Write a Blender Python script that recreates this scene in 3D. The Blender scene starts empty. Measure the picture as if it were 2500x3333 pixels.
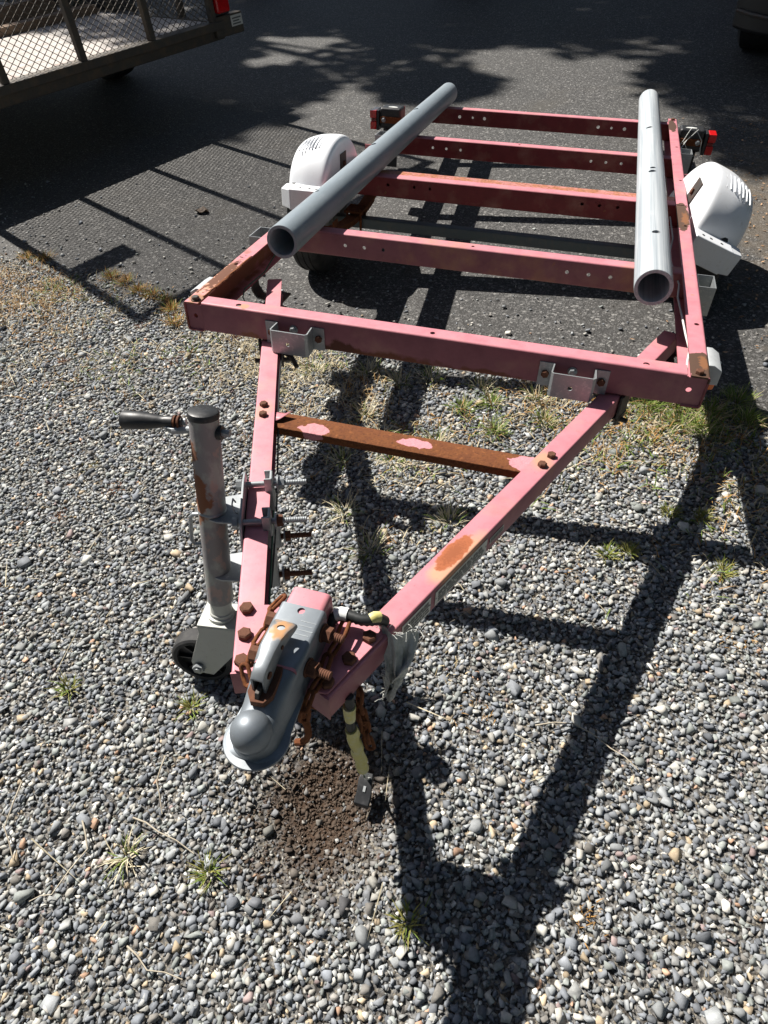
import bpy, bmesh, math, random
import numpy as np
from mathutils import Vector, Matrix, Quaternion
from math import radians, sin, cos, pi

random.seed(7)
rng = np.random.default_rng(11)
scene = bpy.context.scene
C = scene.collection

# ------------------------------------------------------------------ camera
cam_d = bpy.data.cameras.new('camera')
cam = bpy.data.objects.new('camera', cam_d); C.objects.link(cam)
cam_d.sensor_fit = 'VERTICAL'; cam_d.sensor_height = 36.0
cam_d.lens = 2150.0 / 3333.0 * 36.0
cam_d.clip_start = 0.02; cam_d.clip_end = 500
_r = Vector((0.9552239, 0.2853700, -0.0781747)); _d = Vector((0.1558483, -0.7098444, -0.6869004)); _f = Vector((-0.2515126, 0.6439603, -0.7225348))
cam.matrix_world = Matrix(((_r.x, -_d.x, -_f.x, 0.95772), (_r.y, -_d.y, -_f.y, -1.27118), (_r.z, -_d.z, -_f.z, 1.24142), (0, 0, 0, 1)))
scene.camera = cam

# ------------------------------------------------------------------ world and sun
SUN = Vector((-0.5605, 0.3051, 0.7699)).normalized()
world = bpy.data.worlds.new('World'); scene.world = world; world.use_nodes = True
wn = world.node_tree.nodes; wl = world.node_tree.links
sky = wn.new('ShaderNodeTexSky'); sky.sky_type = 'NISHITA'; sky.sun_disc = False
sky.sun_elevation = math.asin(SUN.z); sky.sun_rotation = math.atan2(SUN.x, SUN.y)
wl.new(sky.outputs['Color'], wn['Background'].inputs['Color'])
wn['Background'].inputs['Strength'].default_value = 0.05
sl = bpy.data.lights.new('sun', 'SUN'); sl.energy = 5.0; sl.angle = radians(0.53); sl.color = (1.0, 0.95, 0.88)
so = bpy.data.objects.new('sun', sl); C.objects.link(so)
so.rotation_euler = SUN.to_track_quat('Z', 'Y').to_euler(); so.location = SUN * 30
scene.view_settings.view_transform = 'Standard'; scene.view_settings.look = 'None'
scene.view_settings.exposure = 0.85; scene.view_settings.gamma = 1.0
scene.render.engine = 'CYCLES'
scene.render.resolution_x = 768; scene.render.resolution_y = 1024

# ------------------------------------------------------------------ material helper
MATS = {}
def mat(name, base, rough=0.6, metal=0.0, layers=(), bump=None, spec=0.5, attr=None, trans=0.0, emis=None):
    m = bpy.data.materials.new(name); m.use_nodes = True
    nt = m.node_tree; N = nt.nodes; L = nt.links
    b = N['Principled BSDF']
    b.inputs['Metallic'].default_value = metal; b.inputs['Specular IOR Level'].default_value = spec
    if trans: b.inputs['Transmission Weight'].default_value = trans
    tc = N.new('ShaderNodeTexCoord')
    def mapped(stretch, seed):
        mp = N.new('ShaderNodeMapping'); mp.inputs['Scale'].default_value = stretch; mp.inputs['Location'].default_value = (seed, seed * .7, seed * 1.3)
        L.new(tc.outputs['Object'], mp.inputs['Vector']); return mp.outputs['Vector']
    def rgb(c):
        n = N.new('ShaderNodeRGB'); n.outputs[0].default_value = (*c, 1); return n.outputs[0]
    def val(v):
        n = N.new('ShaderNodeValue'); n.outputs[0].default_value = v; return n.outputs[0]
    def math_(op, a, bb, clamp=False):
        n = N.new('ShaderNodeMath'); n.operation = op; n.use_clamp = clamp
        for i, s in enumerate((a, bb)):
            if s is None: continue
            if isinstance(s, (int, float)): n.inputs[i].default_value = s
            else: L.new(s, n.inputs[i])
        return n.outputs[0]
    if attr:
        at = N.new('ShaderNodeAttribute'); at.attribute_name = attr; col = at.outputs['Color']
    else: col = rgb(base)
    ro = val(rough); me = None
    for i, ly in enumerate(layers):
        kind = ly.get('kind', 'noise')
        st = ly.get('stretch', (1, 1, 1)); seed = ly.get('seed', i * 3.7 + 1.3)
        if kind == 'voronoi':
            t = N.new('ShaderNodeTexVoronoi'); t.inputs['Scale'].default_value = ly['scale']; L.new(mapped(st, seed), t.inputs['Vector'])
            sp = N.new('ShaderNodeSeparateColor'); L.new(t.outputs['Color'], sp.inputs[0]); f = sp.outputs[0]
        elif kind == 'up':
            g = N.new('ShaderNodeNewGeometry'); sp = N.new('ShaderNodeSeparateXYZ'); L.new(g.outputs['Normal'], sp.inputs[0]); f = sp.outputs[2]
        elif kind == 'spot':
            v1 = N.new('ShaderNodeVectorMath'); v1.operation = 'SUBTRACT'; L.new(tc.outputs['Object'], v1.inputs[0]); v1.inputs[1].default_value = ly['c']
            vr = N.new('ShaderNodeVectorRotate'); vr.rotation_type = 'Z_AXIS'; vr.inputs['Angle'].default_value = ly.get('rot', 0); L.new(v1.outputs[0], vr.inputs['Vector'])
            v2 = N.new('ShaderNodeVectorMath'); v2.operation = 'DIVIDE'; L.new(vr.outputs[0], v2.inputs[0]); v2.inputs[1].default_value = ly['r']
            v3 = N.new('ShaderNodeVectorMath'); v3.operation = 'LENGTH'; L.new(v2.outputs[0], v3.inputs[0])
            nz = N.new('ShaderNodeTexNoise'); nz.inputs['Scale'].default_value = ly.get('scale', 60); nz.inputs['Detail'].default_value = 6; L.new(mapped(st, seed), nz.inputs['Vector'])
            k = math_('MULTIPLY', math_('SUBTRACT', nz.outputs['Fac'], 0.5), ly.get('wob', 1.2))
            f = math_('SUBTRACT', 1.0, math_('ADD', v3.outputs['Value'], k))
        else:
            t = N.new('ShaderNodeTexNoise'); t.inputs['Scale'].default_value = ly['scale']; t.inputs['Detail'].default_value = ly.get('detail', 6); t.inputs['Roughness'].default_value = ly.get('nr', 0.6)
            L.new(mapped(st, seed), t.inputs['Vector']); f = t.outputs['Fac']
        mr = N.new('ShaderNodeMapRange'); L.new(f, mr.inputs['Value'])
        mr.inputs['From Min'].default_value = ly['lo']; mr.inputs['From Max'].default_value = ly['hi']; mr.inputs['To Max'].default_value = ly.get('amt', 1.0)
        fac = mr.outputs['Result']
        mx = N.new('ShaderNodeMix'); mx.data_type = 'RGBA'; mx.blend_type = ly.get('blend', 'MIX')
        L.new(fac, mx.inputs['Factor']); L.new(col, mx.inputs[6]); mx.inputs[7].default_value = (*ly['color'], 1)
        col = mx.outputs[2]
        if 'rough' in ly:
            m2 = N.new('ShaderNodeMix'); L.new(fac, m2.inputs['Factor']); L.new(ro, m2.inputs[2]); m2.inputs[3].default_value = ly['rough']; ro = m2.outputs[0]
        if 'metal' in ly:
            m3 = N.new('ShaderNodeMix'); L.new(fac, m3.inputs['Factor'])
            if me is None: m3.inputs[2].default_value = metal
            else: L.new(me, m3.inputs[2])
            m3.inputs[3].default_value = ly['metal']; me = m3.outputs[0]
    L.new(col, b.inputs['Base Color']); L.new(ro, b.inputs['Roughness'])
    if me is not None: L.new(me, b.inputs['Metallic'])
    if bump:
        prev = None
        for (kind, sc, strength, dist) in bump:
            if kind == 'v':
                t = N.new('ShaderNodeTexVoronoi'); t.inputs['Scale'].default_value = sc; L.new(tc.outputs['Object'], t.inputs['Vector']); h = t.outputs['Distance']
            else:
                t = N.new('ShaderNodeTexNoise'); t.inputs['Scale'].default_value = sc; t.inputs['Detail'].default_value = 5; L.new(tc.outputs['Object'], t.inputs['Vector']); h = t.outputs['Fac']
            bp = N.new('ShaderNodeBump'); bp.inputs['Strength'].default_value = strength; bp.inputs['Distance'].default_value = dist
            L.new(h, bp.inputs['Height'])
            if prev: L.new(prev, bp.inputs['Normal'])
            prev = bp.outputs['Normal']
        L.new(prev, b.inputs['Normal'])
    MATS[name] = m
    return m

RUST_D = (0.085, 0.030, 0.014); RUST_O = (0.30, 0.105, 0.030); RUST_L = (0.50, 0.25, 0.10)
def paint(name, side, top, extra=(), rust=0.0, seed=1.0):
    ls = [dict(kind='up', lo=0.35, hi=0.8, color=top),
          dict(scale=7, lo=.35, hi=.75, color=(1.12, 1.06, 1.06), blend='MULTIPLY', amt=.8, seed=seed),
          dict(scale=26, lo=.42, hi=.72, color=(.78, .74, .77), blend='MULTIPLY', amt=.85, seed=seed + 4),
          dict(scale=11, lo=.5, hi=.7, color=(.55, .31, .22), amt=.30, seed=seed + 6),
          dict(scale=160, lo=.62, hi=.74, color=(.70, .62, .62), blend='MULTIPLY', amt=.7, seed=seed + 8),
          dict(scale=34, lo=.69 - .1 * rust, hi=.735 - .1 * rust, color=RUST_L, amt=.55, seed=seed + 2, rough=.8),
          dict(scale=34, lo=.72 - .1 * rust, hi=.76 - .1 * rust, color=RUST_D, amt=.85, seed=seed + 2, rough=.9)]
    return mat(name, side, .5, 0, ls + list(extra), bump=[('n', 60, .12, .002), ('n', 500, .08, .0006)], spec=.4)
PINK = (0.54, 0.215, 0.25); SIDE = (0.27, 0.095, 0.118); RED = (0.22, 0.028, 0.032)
def spot(c, r, color, lo, hi, rot=0, sc=70, wob=1.0, amt=1.0, rough=.9, seed=2.0):
    return dict(kind='spot', c=c, r=r, color=color, lo=lo, hi=hi, rot=rot, scale=sc, wob=wob, amt=amt, rough=rough, seed=seed)
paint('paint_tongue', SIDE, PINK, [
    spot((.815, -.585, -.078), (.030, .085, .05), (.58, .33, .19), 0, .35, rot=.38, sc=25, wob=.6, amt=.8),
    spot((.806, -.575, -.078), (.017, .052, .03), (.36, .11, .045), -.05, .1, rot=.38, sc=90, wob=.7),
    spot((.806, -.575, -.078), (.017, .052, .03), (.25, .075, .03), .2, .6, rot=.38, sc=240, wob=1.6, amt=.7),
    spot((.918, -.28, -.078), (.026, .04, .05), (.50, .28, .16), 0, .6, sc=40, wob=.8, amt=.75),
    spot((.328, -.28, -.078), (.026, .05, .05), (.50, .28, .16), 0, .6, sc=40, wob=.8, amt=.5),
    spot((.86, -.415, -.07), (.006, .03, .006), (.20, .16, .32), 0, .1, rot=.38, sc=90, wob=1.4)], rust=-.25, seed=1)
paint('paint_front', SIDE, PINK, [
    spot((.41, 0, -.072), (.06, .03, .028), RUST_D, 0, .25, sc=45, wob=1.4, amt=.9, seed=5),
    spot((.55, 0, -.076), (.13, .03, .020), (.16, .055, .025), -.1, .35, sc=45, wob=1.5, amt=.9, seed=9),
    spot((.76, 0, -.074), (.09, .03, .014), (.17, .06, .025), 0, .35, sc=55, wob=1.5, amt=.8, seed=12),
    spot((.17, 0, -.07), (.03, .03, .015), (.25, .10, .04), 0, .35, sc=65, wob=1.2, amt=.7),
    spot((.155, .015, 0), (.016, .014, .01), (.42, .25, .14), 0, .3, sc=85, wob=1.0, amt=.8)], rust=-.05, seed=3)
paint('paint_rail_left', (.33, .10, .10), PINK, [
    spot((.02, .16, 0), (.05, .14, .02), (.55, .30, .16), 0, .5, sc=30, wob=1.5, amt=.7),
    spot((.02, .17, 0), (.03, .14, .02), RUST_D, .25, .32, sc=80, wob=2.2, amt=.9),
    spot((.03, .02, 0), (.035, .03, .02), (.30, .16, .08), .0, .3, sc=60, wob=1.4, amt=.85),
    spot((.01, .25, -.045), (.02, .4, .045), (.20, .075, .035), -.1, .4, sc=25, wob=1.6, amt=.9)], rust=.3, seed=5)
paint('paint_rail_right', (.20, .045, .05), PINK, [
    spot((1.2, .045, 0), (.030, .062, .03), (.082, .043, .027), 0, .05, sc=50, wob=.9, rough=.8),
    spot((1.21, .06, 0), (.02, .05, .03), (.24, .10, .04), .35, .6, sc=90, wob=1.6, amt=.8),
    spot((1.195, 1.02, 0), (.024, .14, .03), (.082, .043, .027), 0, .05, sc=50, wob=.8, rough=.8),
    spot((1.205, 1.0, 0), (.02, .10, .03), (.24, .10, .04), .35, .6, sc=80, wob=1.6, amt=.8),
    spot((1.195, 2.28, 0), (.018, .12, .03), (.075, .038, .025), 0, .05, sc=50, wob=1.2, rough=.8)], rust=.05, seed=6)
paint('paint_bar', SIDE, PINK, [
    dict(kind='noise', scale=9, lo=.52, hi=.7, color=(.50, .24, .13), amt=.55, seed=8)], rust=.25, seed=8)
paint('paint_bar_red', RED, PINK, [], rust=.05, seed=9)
paint('paint_bar_rusty', RED, (.50, .21, .19), [
    dict(scale=28, lo=.42, hi=.58, color=(.36, .14, .055), amt=.85, seed=10), dict(scale=110, lo=.5, hi=.66, color=(.16, .06, .03), amt=.8, seed=14)], rust=.25, seed=10)
RUSTL = [dict(scale=45, lo=.35, hi=.6, color=(.17, .063, .024)), dict(scale=170, lo=.5, hi=.7, color=(.075, .030, .017), amt=.8), dict(scale=90, lo=.58, hi=.72, color=(.28, .105, .038), amt=.8)]
mat('rust', (.13, .045, .02), .92, 0, RUSTL, bump=[('n', 160, .5, .002)], spec=.2)
mat('rust_bolt', (.125, .055, .033), .85, .1, RUSTL[1:2] + [dict(scale=60, lo=.55, hi=.75, color=(.22, .09, .04), amt=.7)], bump=[('n', 300, .4, .001)], spec=.3)
mat('rust_member', (.14, .05, .022), .92, 0, RUSTL + [
    spot((.455, -.3, -.09), (.035, .018, .03), (.52, .23, .25), 0, .05, sc=55, wob=1.1, rough=.6),
    spot((.665, -.285, -.088), (.036, .014, .02), (.55, .24, .27), 0, .05, sc=60, wob=1.2, rough=.6, seed=7),
    spot((.89, -.285, -.088), (.035, .025, .02), (.55, .24, .27), 0, .05, sc=60, wob=1.2, rough=.6, seed=4)], bump=[('n', 120, .6, .003)], spec=.2)
GAL = [dict(scale=30, lo=.4, hi=.7, color=(.30, .32, .34), amt=.7, rough=.55), dict(scale=140, lo=.55, hi=.75, color=(.62, .63, .63), amt=.6), dict(scale=14, lo=.62, hi=.75, color=(.30, .24, .19), amt=.5, rough=.7)]
mat('galvanized', (.30, .32, .33), .45, .5, GAL, bump=[('n', 250, .1, .0005)])
mat('coupler_metal', (.20, .225, .25), .46, .35, [dict(scale=22, lo=.4, hi=.7, color=(.15, .17, .19), amt=.8, rough=.55), dict(scale=14, lo=.5, hi=.75, color=(.33, .34, .34), amt=.7, rough=.4), dict(scale=300, lo=.66, hi=.75, color=(.5, .5, .5), amt=.5)], bump=[('n', 90, .08, .001)])
mat('lever_metal', (.26, .285, .30), .42, .5, [dict(scale=40, lo=.4, hi=.7, color=(.17, .185, .2), amt=.8), spot((.632, -.868, .02), (.016, .026, .02), (.55, .30, .13), 0, .5, sc=90, wob=1.3, amt=.85)], bump=[('n', 120, .1, .001)])
mat('jack_metal', (.33, .34, .32), .5, .35, [
    dict(scale=24, lo=.45, hi=.55, color=(.24, .22, .23), amt=.75, stretch=(1, 1, .55), rough=.7),
    dict(scale=40, lo=.55, hi=.62, color=(.46, .33, .29), amt=.75, stretch=(1, 1, .6), rough=.8, seed=3),
    spot((.36, -.62, -.03), (.03, .04, .055), (.26, .10, .04), 0, .2, sc=70, wob=1.4, amt=.9),
    spot((.36, -.60, .05), (.016, .03, .025), (.24, .10, .05), 0, .2, sc=70, wob=1.4, amt=.9)], bump=[('n', 150, .15, .001)])
mat('white_metal', (.42, .43, .40), .5, .2, [dict(scale=50, lo=.5, hi=.75, color=(.38, .38, .36), amt=.6), dict(scale=200, lo=.62, hi=.72, color=(.2, .17, .14), amt=.7)])
mat('dark_steel', (.07, .065, .06), .6, .5, [dict(scale=60, lo=.5, hi=.7, color=(.12, .055, .03), amt=.7)])
mat('axle_paint', (.10, .125, .135), .5, .2, [dict(scale=40, lo=.5, hi=.7, color=(.15, .15, .14), amt=.7)], bump=[('n', 120, .15, .001)])
mat('pvc_dark', (.215, .255, .285), .42, 0, [
    dict(scale=5, lo=.4, hi=.7, color=(.27, .31, .34), amt=.8, stretch=(3, .5, 3)),
    dict(scale=60, lo=.55, hi=.75, color=(.36, .40, .43), amt=.4, stretch=(1, .25, 1)),
    dict(scale=14, lo=.66, hi=.72, color=(.13, .13, .14), amt=.5, stretch=(2.5, 1, 2.5))], bump=[('n', 400, .05, .0004)])
mat('pvc_light', (.40, .435, .46), .5, 0, [
    dict(scale=60, lo=.38, hi=.62, color=(.26, .295, .325), amt=.85, stretch=(1, .012, 1)),
    dict(scale=170, lo=.45, hi=.65, color=(.52, .545, .56), amt=.75, stretch=(1, .01, 1)),
    dict(scale=9, lo=.58, hi=.75, color=(.55, .56, .56), amt=.35)], bump=[('n', 300, .06, .0004)])
mat('hole_dark', (.02, .02, .022), .8)
mat('black_plastic', (.018, .019, .021), .45, 0, [dict(scale=120, lo=.5, hi=.8, color=(.05, .05, .052), amt=.6, rough=.65)], bump=[('n', 500, .15, .0005)])
mat('rubber', (.022, .022, .023), .75, 0, [dict(scale=30, lo=.45, hi=.7, color=(.06, .058, .054), amt=.7)], bump=[('n', 250, .2, .001)])
mat('fender_plastic', (.74, .76, .79), .38, 0, [
    dict(scale=12, lo=.5, hi=.8, color=(.60, .61, .62), amt=.5),
    dict(scale=60, lo=.60, hi=.76, color=(.42, .40, .35), amt=.35),
    dict(scale=22, lo=.68, hi=.78, color=(.30, .27, .20), amt=.5)], bump=[('n', 40, .04, .001)])
mat('red_lens', (.62, .012, .014), .12, 0, [dict(scale=60, lo=.4, hi=.7, color=(.35, .004, .006), amt=.6)], spec=.6)
mat('red_lens_dark', (.18, .006, .008), .2)
mat('amber_lens', (.75, .16, .02), .2)
mat('lamp_grey', (.42, .44, .45), .5, 0, [dict(scale=50, lo=.5, hi=.75, color=(.30, .31, .31), amt=.6)])
mat('label_plate', (.50, .51, .47), .5, 0, [dict(scale=60, lo=.5, hi=.8, color=(.36, .36, .33), amt=.6)])
mat('label_print', (.10, .105, .10), .6)
mat('cable_white', (.62, .63, .60), .5)
mat('cable_green', (.03, .10, .055), .5)
mat('cable_dark', (.02, .022, .022), .5)
mat('tape_white', (.68, .70, .70), .5, 0, [dict(scale=90, lo=.5, hi=.75, color=(.45, .46, .44), amt=.6)], bump=[('n', 140, .3, .002)])
mat('tape_yellow', (.55, .50, .17), .5, 0, [dict(scale=70, lo=.45, hi=.7, color=(.56, .54, .36), amt=.8)], bump=[('n', 120, .4, .002)])
mat('rag_cloth', (.50, .51, .48), .95, 0, [dict(scale=40, lo=.45, hi=.7, color=(.28, .285, .25), amt=.8), dict(scale=160, lo=.55, hi=.75, color=(.6, .6, .58), amt=.7)], bump=[('n', 220, .8, .003)], spec=.1)

# ------------------------------------------------------------------ mesh helper
class MB:
    def __init__(s): s.bm = bmesh.new()
    def ring(s, pts): return [s.bm.verts.new(p) for p in pts]
    def face(s, vs):
        try: return s.bm.faces.new(vs)
        except ValueError: return None
    def prism(s, poly, vec):
        vec = Vector(vec); a = s.ring([Vector(p) for p in poly]); b = s.ring([Vector(p) + vec for p in poly]); n = len(poly)
        s.face(a[::-1]); s.face(b)
        for i in range(n): s.face([a[i], a[(i + 1) % n], b[(i + 1) % n], b[i]])
        return s
    def box(s, lo, hi):
        x0, y0, z0 = lo; x1, y1, z1 = hi
        return s.prism([(x0, y0, z0), (x1, y0, z0), (x1, y1, z0), (x0, y1, z0)], (0, 0, z1 - z0))
    def obox(s, p0, p1, side, up, w, h):
        p0 = Vector(p0); p1 = Vector(p1); side = Vector(side).normalized(); up = Vector(up).normalized()
        q = [p0 - side * w / 2 - up * h / 2, p0 + side * w / 2 - up * h / 2, p0 + side * w / 2 + up * h / 2, p0 - side * w / 2 + up * h / 2]
        return s.prism(q, p1 - p0)
    def tube(s, pts, r, n=10, cap=True, closed=False, rfun=None):
        pts = [Vector(p) for p in pts]; m = len(pts); rings = []; prev = None
        for i, p in enumerate(pts):
            if closed: t = pts[(i + 1) % m] - pts[i - 1]
            else: t = pts[min(i + 1, m - 1)] - pts[max(i - 1, 0)]
            t.normalize()
            if prev is None:
                u = t.orthogonal().normalized()
            else:
                u = prev - t * prev.dot(t)
                u = u.normalized() if u.length > 1e-6 else t.orthogonal().normalized()
            prev = u; v = t.cross(u)
            rr = rfun(i) if rfun else r
            rings.append(s.ring([p + (u * cos(2 * pi * k / n) + v * sin(2 * pi * k / n)) * rr for k in range(n)]))
        for i in range(m if closed else m - 1):
            a, b = rings[i], rings[(i + 1) % m]
            for k in range(n): s.face([a[k], a[(k + 1) % n], b[(k + 1) % n], b[k]])
        if cap and not closed: s.face(rings[0][::-1]); s.face(rings[-1])
        return s
    def cyl(s, p0, p1, r, n=20, r2=None):
        p0 = Vector(p0); p1 = Vector(p1); t = (p1 - p0).normalized(); u = t.orthogonal().normalized(); v = t.cross(u)
        r2 = r if r2 is None else r2
        a = s.ring([p0 + (u * cos(2 * pi * k / n) + v * sin(2 * pi * k / n)) * r for k in range(n)])
        b = s.ring([p1 + (u * cos(2 * pi * k / n) + v * sin(2 * pi * k / n)) * r2 for k in range(n)])
        s.face(a[::-1]); s.face(b)
        for k in range(n): s.face([a[k], a[(k + 1) % n], b[(k + 1) % n], b[k]])
        return s
    def lathe(s, c, axis, prof, n=28, closed=True):
        c = Vector(c); t = Vector(axis).normalized(); u = t.orthogonal().normalized(); v = t.cross(u); rings = []
        for (r, a) in prof:
            rings.append(s.ring([c + t * a + (u * cos(2 * pi * k / n) + v * sin(2 * pi * k / n)) * max(r, 1e-4) for k in range(n)]))
        for i in range(len(prof) if closed else len(prof) - 1):
            A, B = rings[i], rings[(i + 1) % len(prof)]
            for k in range(n): s.face([A[k], A[(k + 1) % n], B[(k + 1) % n], B[k]])
        return s
    def loft(s, rings, cap=True, closed_ring=True):
        R = [s.ring([Vector(p) for p in r]) for r in rings]; n = len(R[0])
        for i in range(len(R) - 1):
            for k in range(n if closed_ring else n - 1): s.face([R[i][k], R[i][(k + 1) % n], R[i + 1][(k + 1) % n], R[i + 1][k]])
        if cap and closed_ring: s.face(R[0][::-1]); s.face(R[-1])
        return s
    def sphere(s, c, r, seg=20, rings=12, sc=(1, 1, 1)):
        mtx = Matrix.Translation(c) @ Matrix.Diagonal((*[r * k for k in sc], 1))
        bmesh.ops.create_uvsphere(s.bm, u_segments=seg, v_segments=rings, radius=1, matrix=mtx); return s
    def mesh(s, name, smooth=None):
        bmesh.ops.recalc_face_normals(s.bm, faces=s.bm.faces)
        me = bpy.data.meshes.new(name); s.bm.to_mesh(me); s.bm.free()
        if smooth is not None:
            me.polygons.foreach_set('use_smooth', [True] * len(me.polygons)); me.set_sharp_from_angle(angle=radians(smooth))
        return me
    def build(s, name, m, parent=None, smooth=35, bevel=0, seg=2):
        me = s.mesh(name, smooth); return link(name, me, m, parent, bevel, seg)
def link(name, me, m, parent=None, bevel=0, seg=2):
    if m is not None and not me.materials: me.materials.append(MATS[m] if isinstance(m, str) else m)
    o = bpy.data.objects.new(name, me); C.objects.link(o); o.parent = parent
    if bevel:
        b = o.modifiers.new('bevel', 'BEVEL'); b.width = bevel; b.segments = seg; b.limit_method = 'ANGLE'; b.angle_limit = radians(40); b.harden_normals = True
    return o
def tag(o, label, cat, group=None):
    o['label'] = label; o['category'] = cat
    if group: o['group'] = group
    return o
def empty(name, mtx=None):
    o = bpy.data.objects.new(name, None); o.empty_display_size = .1; C.objects.link(o)
    if mtx is not None: o.matrix_world = mtx
    return o
def cut(o, cutter_mb):
    """carve real holes: evaluate a boolean, keep the result, drop the cutter"""
    me = cutter_mb.mesh('cutter'); k = bpy.data.objects.new('cutter', me); C.objects.link(k)
    if o.parent: k.parent = o.parent
    md = o.modifiers.new('b', 'BOOLEAN'); md.operation = 'DIFFERENCE'; md.object = k; md.solver = 'EXACT'
    while o.modifiers.find('b') > 0: o.modifiers.move(o.modifiers.find('b'), 0)
    others = [m for m in o.modifiers if m.name != 'b']
    for m in others: m.show_viewport = False
    dg = bpy.context.evaluated_depsgraph_get()
    new = bpy.data.meshes.new_from_object(o.evaluated_get(dg))
    for m in others: m.show_viewport = True
    old = o.data; o.modifiers.remove(md); o.data = new; new.name = old.name
    bpy.data.objects.remove(k); bpy.data.meshes.remove(me)

# ------------------------------------------------------------------ the ground
def edge_y(x):     # where the asphalt starts
    return np.interp(x, [-4, -1.84, -1.27, -.82, -.56, -.1, .33, .88, 1.22, 1.48, 3], [2.1, 1.12, .92, .80, .72, .66, .58, .53, .48, .40, .1])
def vnoise(x, y, seed=0):
    r = 0
    for k, (fx, fy, p) in enumerate([(3.1, 2.3, .3), (-2.2, 4.1, 1.7), (7.3, -5.9, 2.2), (11.7, 9.1, .9), (-17.3, 14.9, 4.1), (25.1, 31.7, 5.0)]):
        r = r + np.sin(fx * x + fy * y + p + seed * (k + 1.3)) / (1.6 + k * .75)
    return r / 2.2
HOLE = (0.63, -0.90)
def terrain(x, y):
    d = np.hypot((x - HOLE[0]) / 1.0, (y - HOLE[1]) / 1.15)
    z = -.030 * np.exp(-(d / .10) ** 2) + .010 * np.exp(-((d - .21) / .07) ** 2)
    return z + .004 * vnoise(x * 1.5, y * 1.5)
def grid_mesh(name, xs, ys, zf):
    X, Y = np.meshgrid(xs, ys); Z = zf(X, Y); nx, ny = len(xs), len(ys)
    co = np.stack([X, Y, Z], -1).reshape(-1, 3)
    i = np.arange(nx * ny).reshape(ny, nx)
    q = np.stack([i[:-1, :-1], i[:-1, 1:], i[1:, 1:], i[1:, :-1]], -1).reshape(-1, 4)
    me = bpy.data.meshes.new(name); me.from_pydata(co.tolist(), [], q.tolist())
    me.polygons.foreach_set('use_smooth', [True] * len(me.polygons)); return me
SOIL = (.062, .056, .050)
mat('soil', SOIL, .95, 0, [
    dict(scale=9, lo=.4, hi=.65, color=(.050, .048, .046)),
    dict(kind='voronoi', scale=150, lo=.2, hi=.95, color=(.24, .24, .235), amt=.9),
    dict(kind='voronoi', scale=260, lo=.65, hi=.95, color=(.33, .29, .22), amt=.6),
    spot((HOLE[0], HOLE[1], -.02), (.10, .13, .1), (.066, .042, .028), -.1, .4, sc=22, wob=1.0),
    dict(scale=300, lo=.4, hi=.75, color=(.035, .03, .025), amt=.55)], bump=[('v', 150, .8, .004), ('n', 90, .8, .006)], spec=.15)
xs = np.concatenate([[-40, -20, -8], np.arange(-3.2, 2.7, .03), [6, 20, 40]]); ys = np.concatenate([[-40, -15, -5], np.arange(-2.3, 2.2, .03), [2.6, 3]])
def gravel_z(X, Y):
    e = edge_y(X) + .09 * vnoise(X * 1.3, Y * 1.3, 2)
    return terrain(X, Y) - np.clip((Y - e) / .12, 0, 1) * .02
g = link('gravel_bed', grid_mesh('gravel_bed', xs, ys, gravel_z), 'soil'); g['kind'] = 'structure'
mat('far_ground', (.09, .085, .075), .95, 0, [dict(kind='voronoi', scale=60, lo=.4, hi=.9, color=(.22, .21, .20))])
gr = MB().box((-150, -150, -.30), (150, 150, -.12)).build('ground', 'far_ground'); gr['kind'] = 'structure'
mat('asphalt', (.030, .030, .030), .82, 0, [
    dict(scale=1.3, lo=.35, hi=.7, color=(.038, .036, .033)),
    dict(kind='voronoi', scale=150, lo=.50, hi=.60, color=(.052, .051, .049), seed=.4),
    dict(kind='voronoi', scale=135, lo=.80, hi=.84, color=(.088, .086, .083), seed=7),
    dict(kind='voronoi', scale=120, lo=.94, hi=.955, color=(.20, .195, .185), seed=13),
    dict(kind='voronoi', scale=280, lo=.90, hi=.93, color=(.15, .145, .14), seed=3),
    dict(scale=2.1, lo=.55, hi=.72, color=(.080, .068, .050), amt=.30, detail=9, seed=21),
    spot((1.75, 1.75, 0), (.42, 1.1, 1), (.125, .10, .072), .0, .7, sc=16, wob=2.2, amt=.6)], bump=[('v', 150, .6, .003), ('n', 240, .35, .0015)], spec=.4)
xs = np.concatenate([[-60, -25, -10], np.arange(-5, 4.01, .25), [8, 25, 60]]); ys = np.concatenate([np.arange(.0, 8.1, .25), [12, 20, 40, 70]])
a = link('asphalt_pavement', grid_mesh('asphalt_pavement', xs, ys, lambda X, Y: 0 * X - np.where(Y < .01, .1, 0)), 'asphalt'); a['kind'] = 'structure'

# ---- gravel stones: real convex pebbles, joined (uncountable)
protos = []
for k in range(48):
    bm = bmesh.new(); fl = random.uniform(.42, .72); el = random.uniform(.60, .98); n = random.randint(9, 12); pw_ = random.uniform(.45, .8)
    for i in range(n):
        v = Vector((random.gauss(0, 1), random.gauss(0, 1), random.gauss(0, 1))).normalized()
        v = Vector([math.copysign(abs(c) ** pw_, c) for c in v]) * random.uniform(.80, .98)     # blocky, crushed-rock shapes
        bm.verts.new((v.x, v.y * el, v.z * fl))
    r = bmesh.ops.convex_hull(bm, input=bm.verts)
    for v in [v for v in bm.verts if not v.link_faces]: bm.verts.remove(v)
    bmesh.ops.triangulate(bm, faces=bm.faces); bmesh.ops.recalc_face_normals(bm, faces=bm.faces)
    bm.verts.index_update(); protos.append((np.array([v.co[:] for v in bm.verts]), np.array([[v.index for v in f.verts] for f in bm.faces]))); bm.free()
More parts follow.
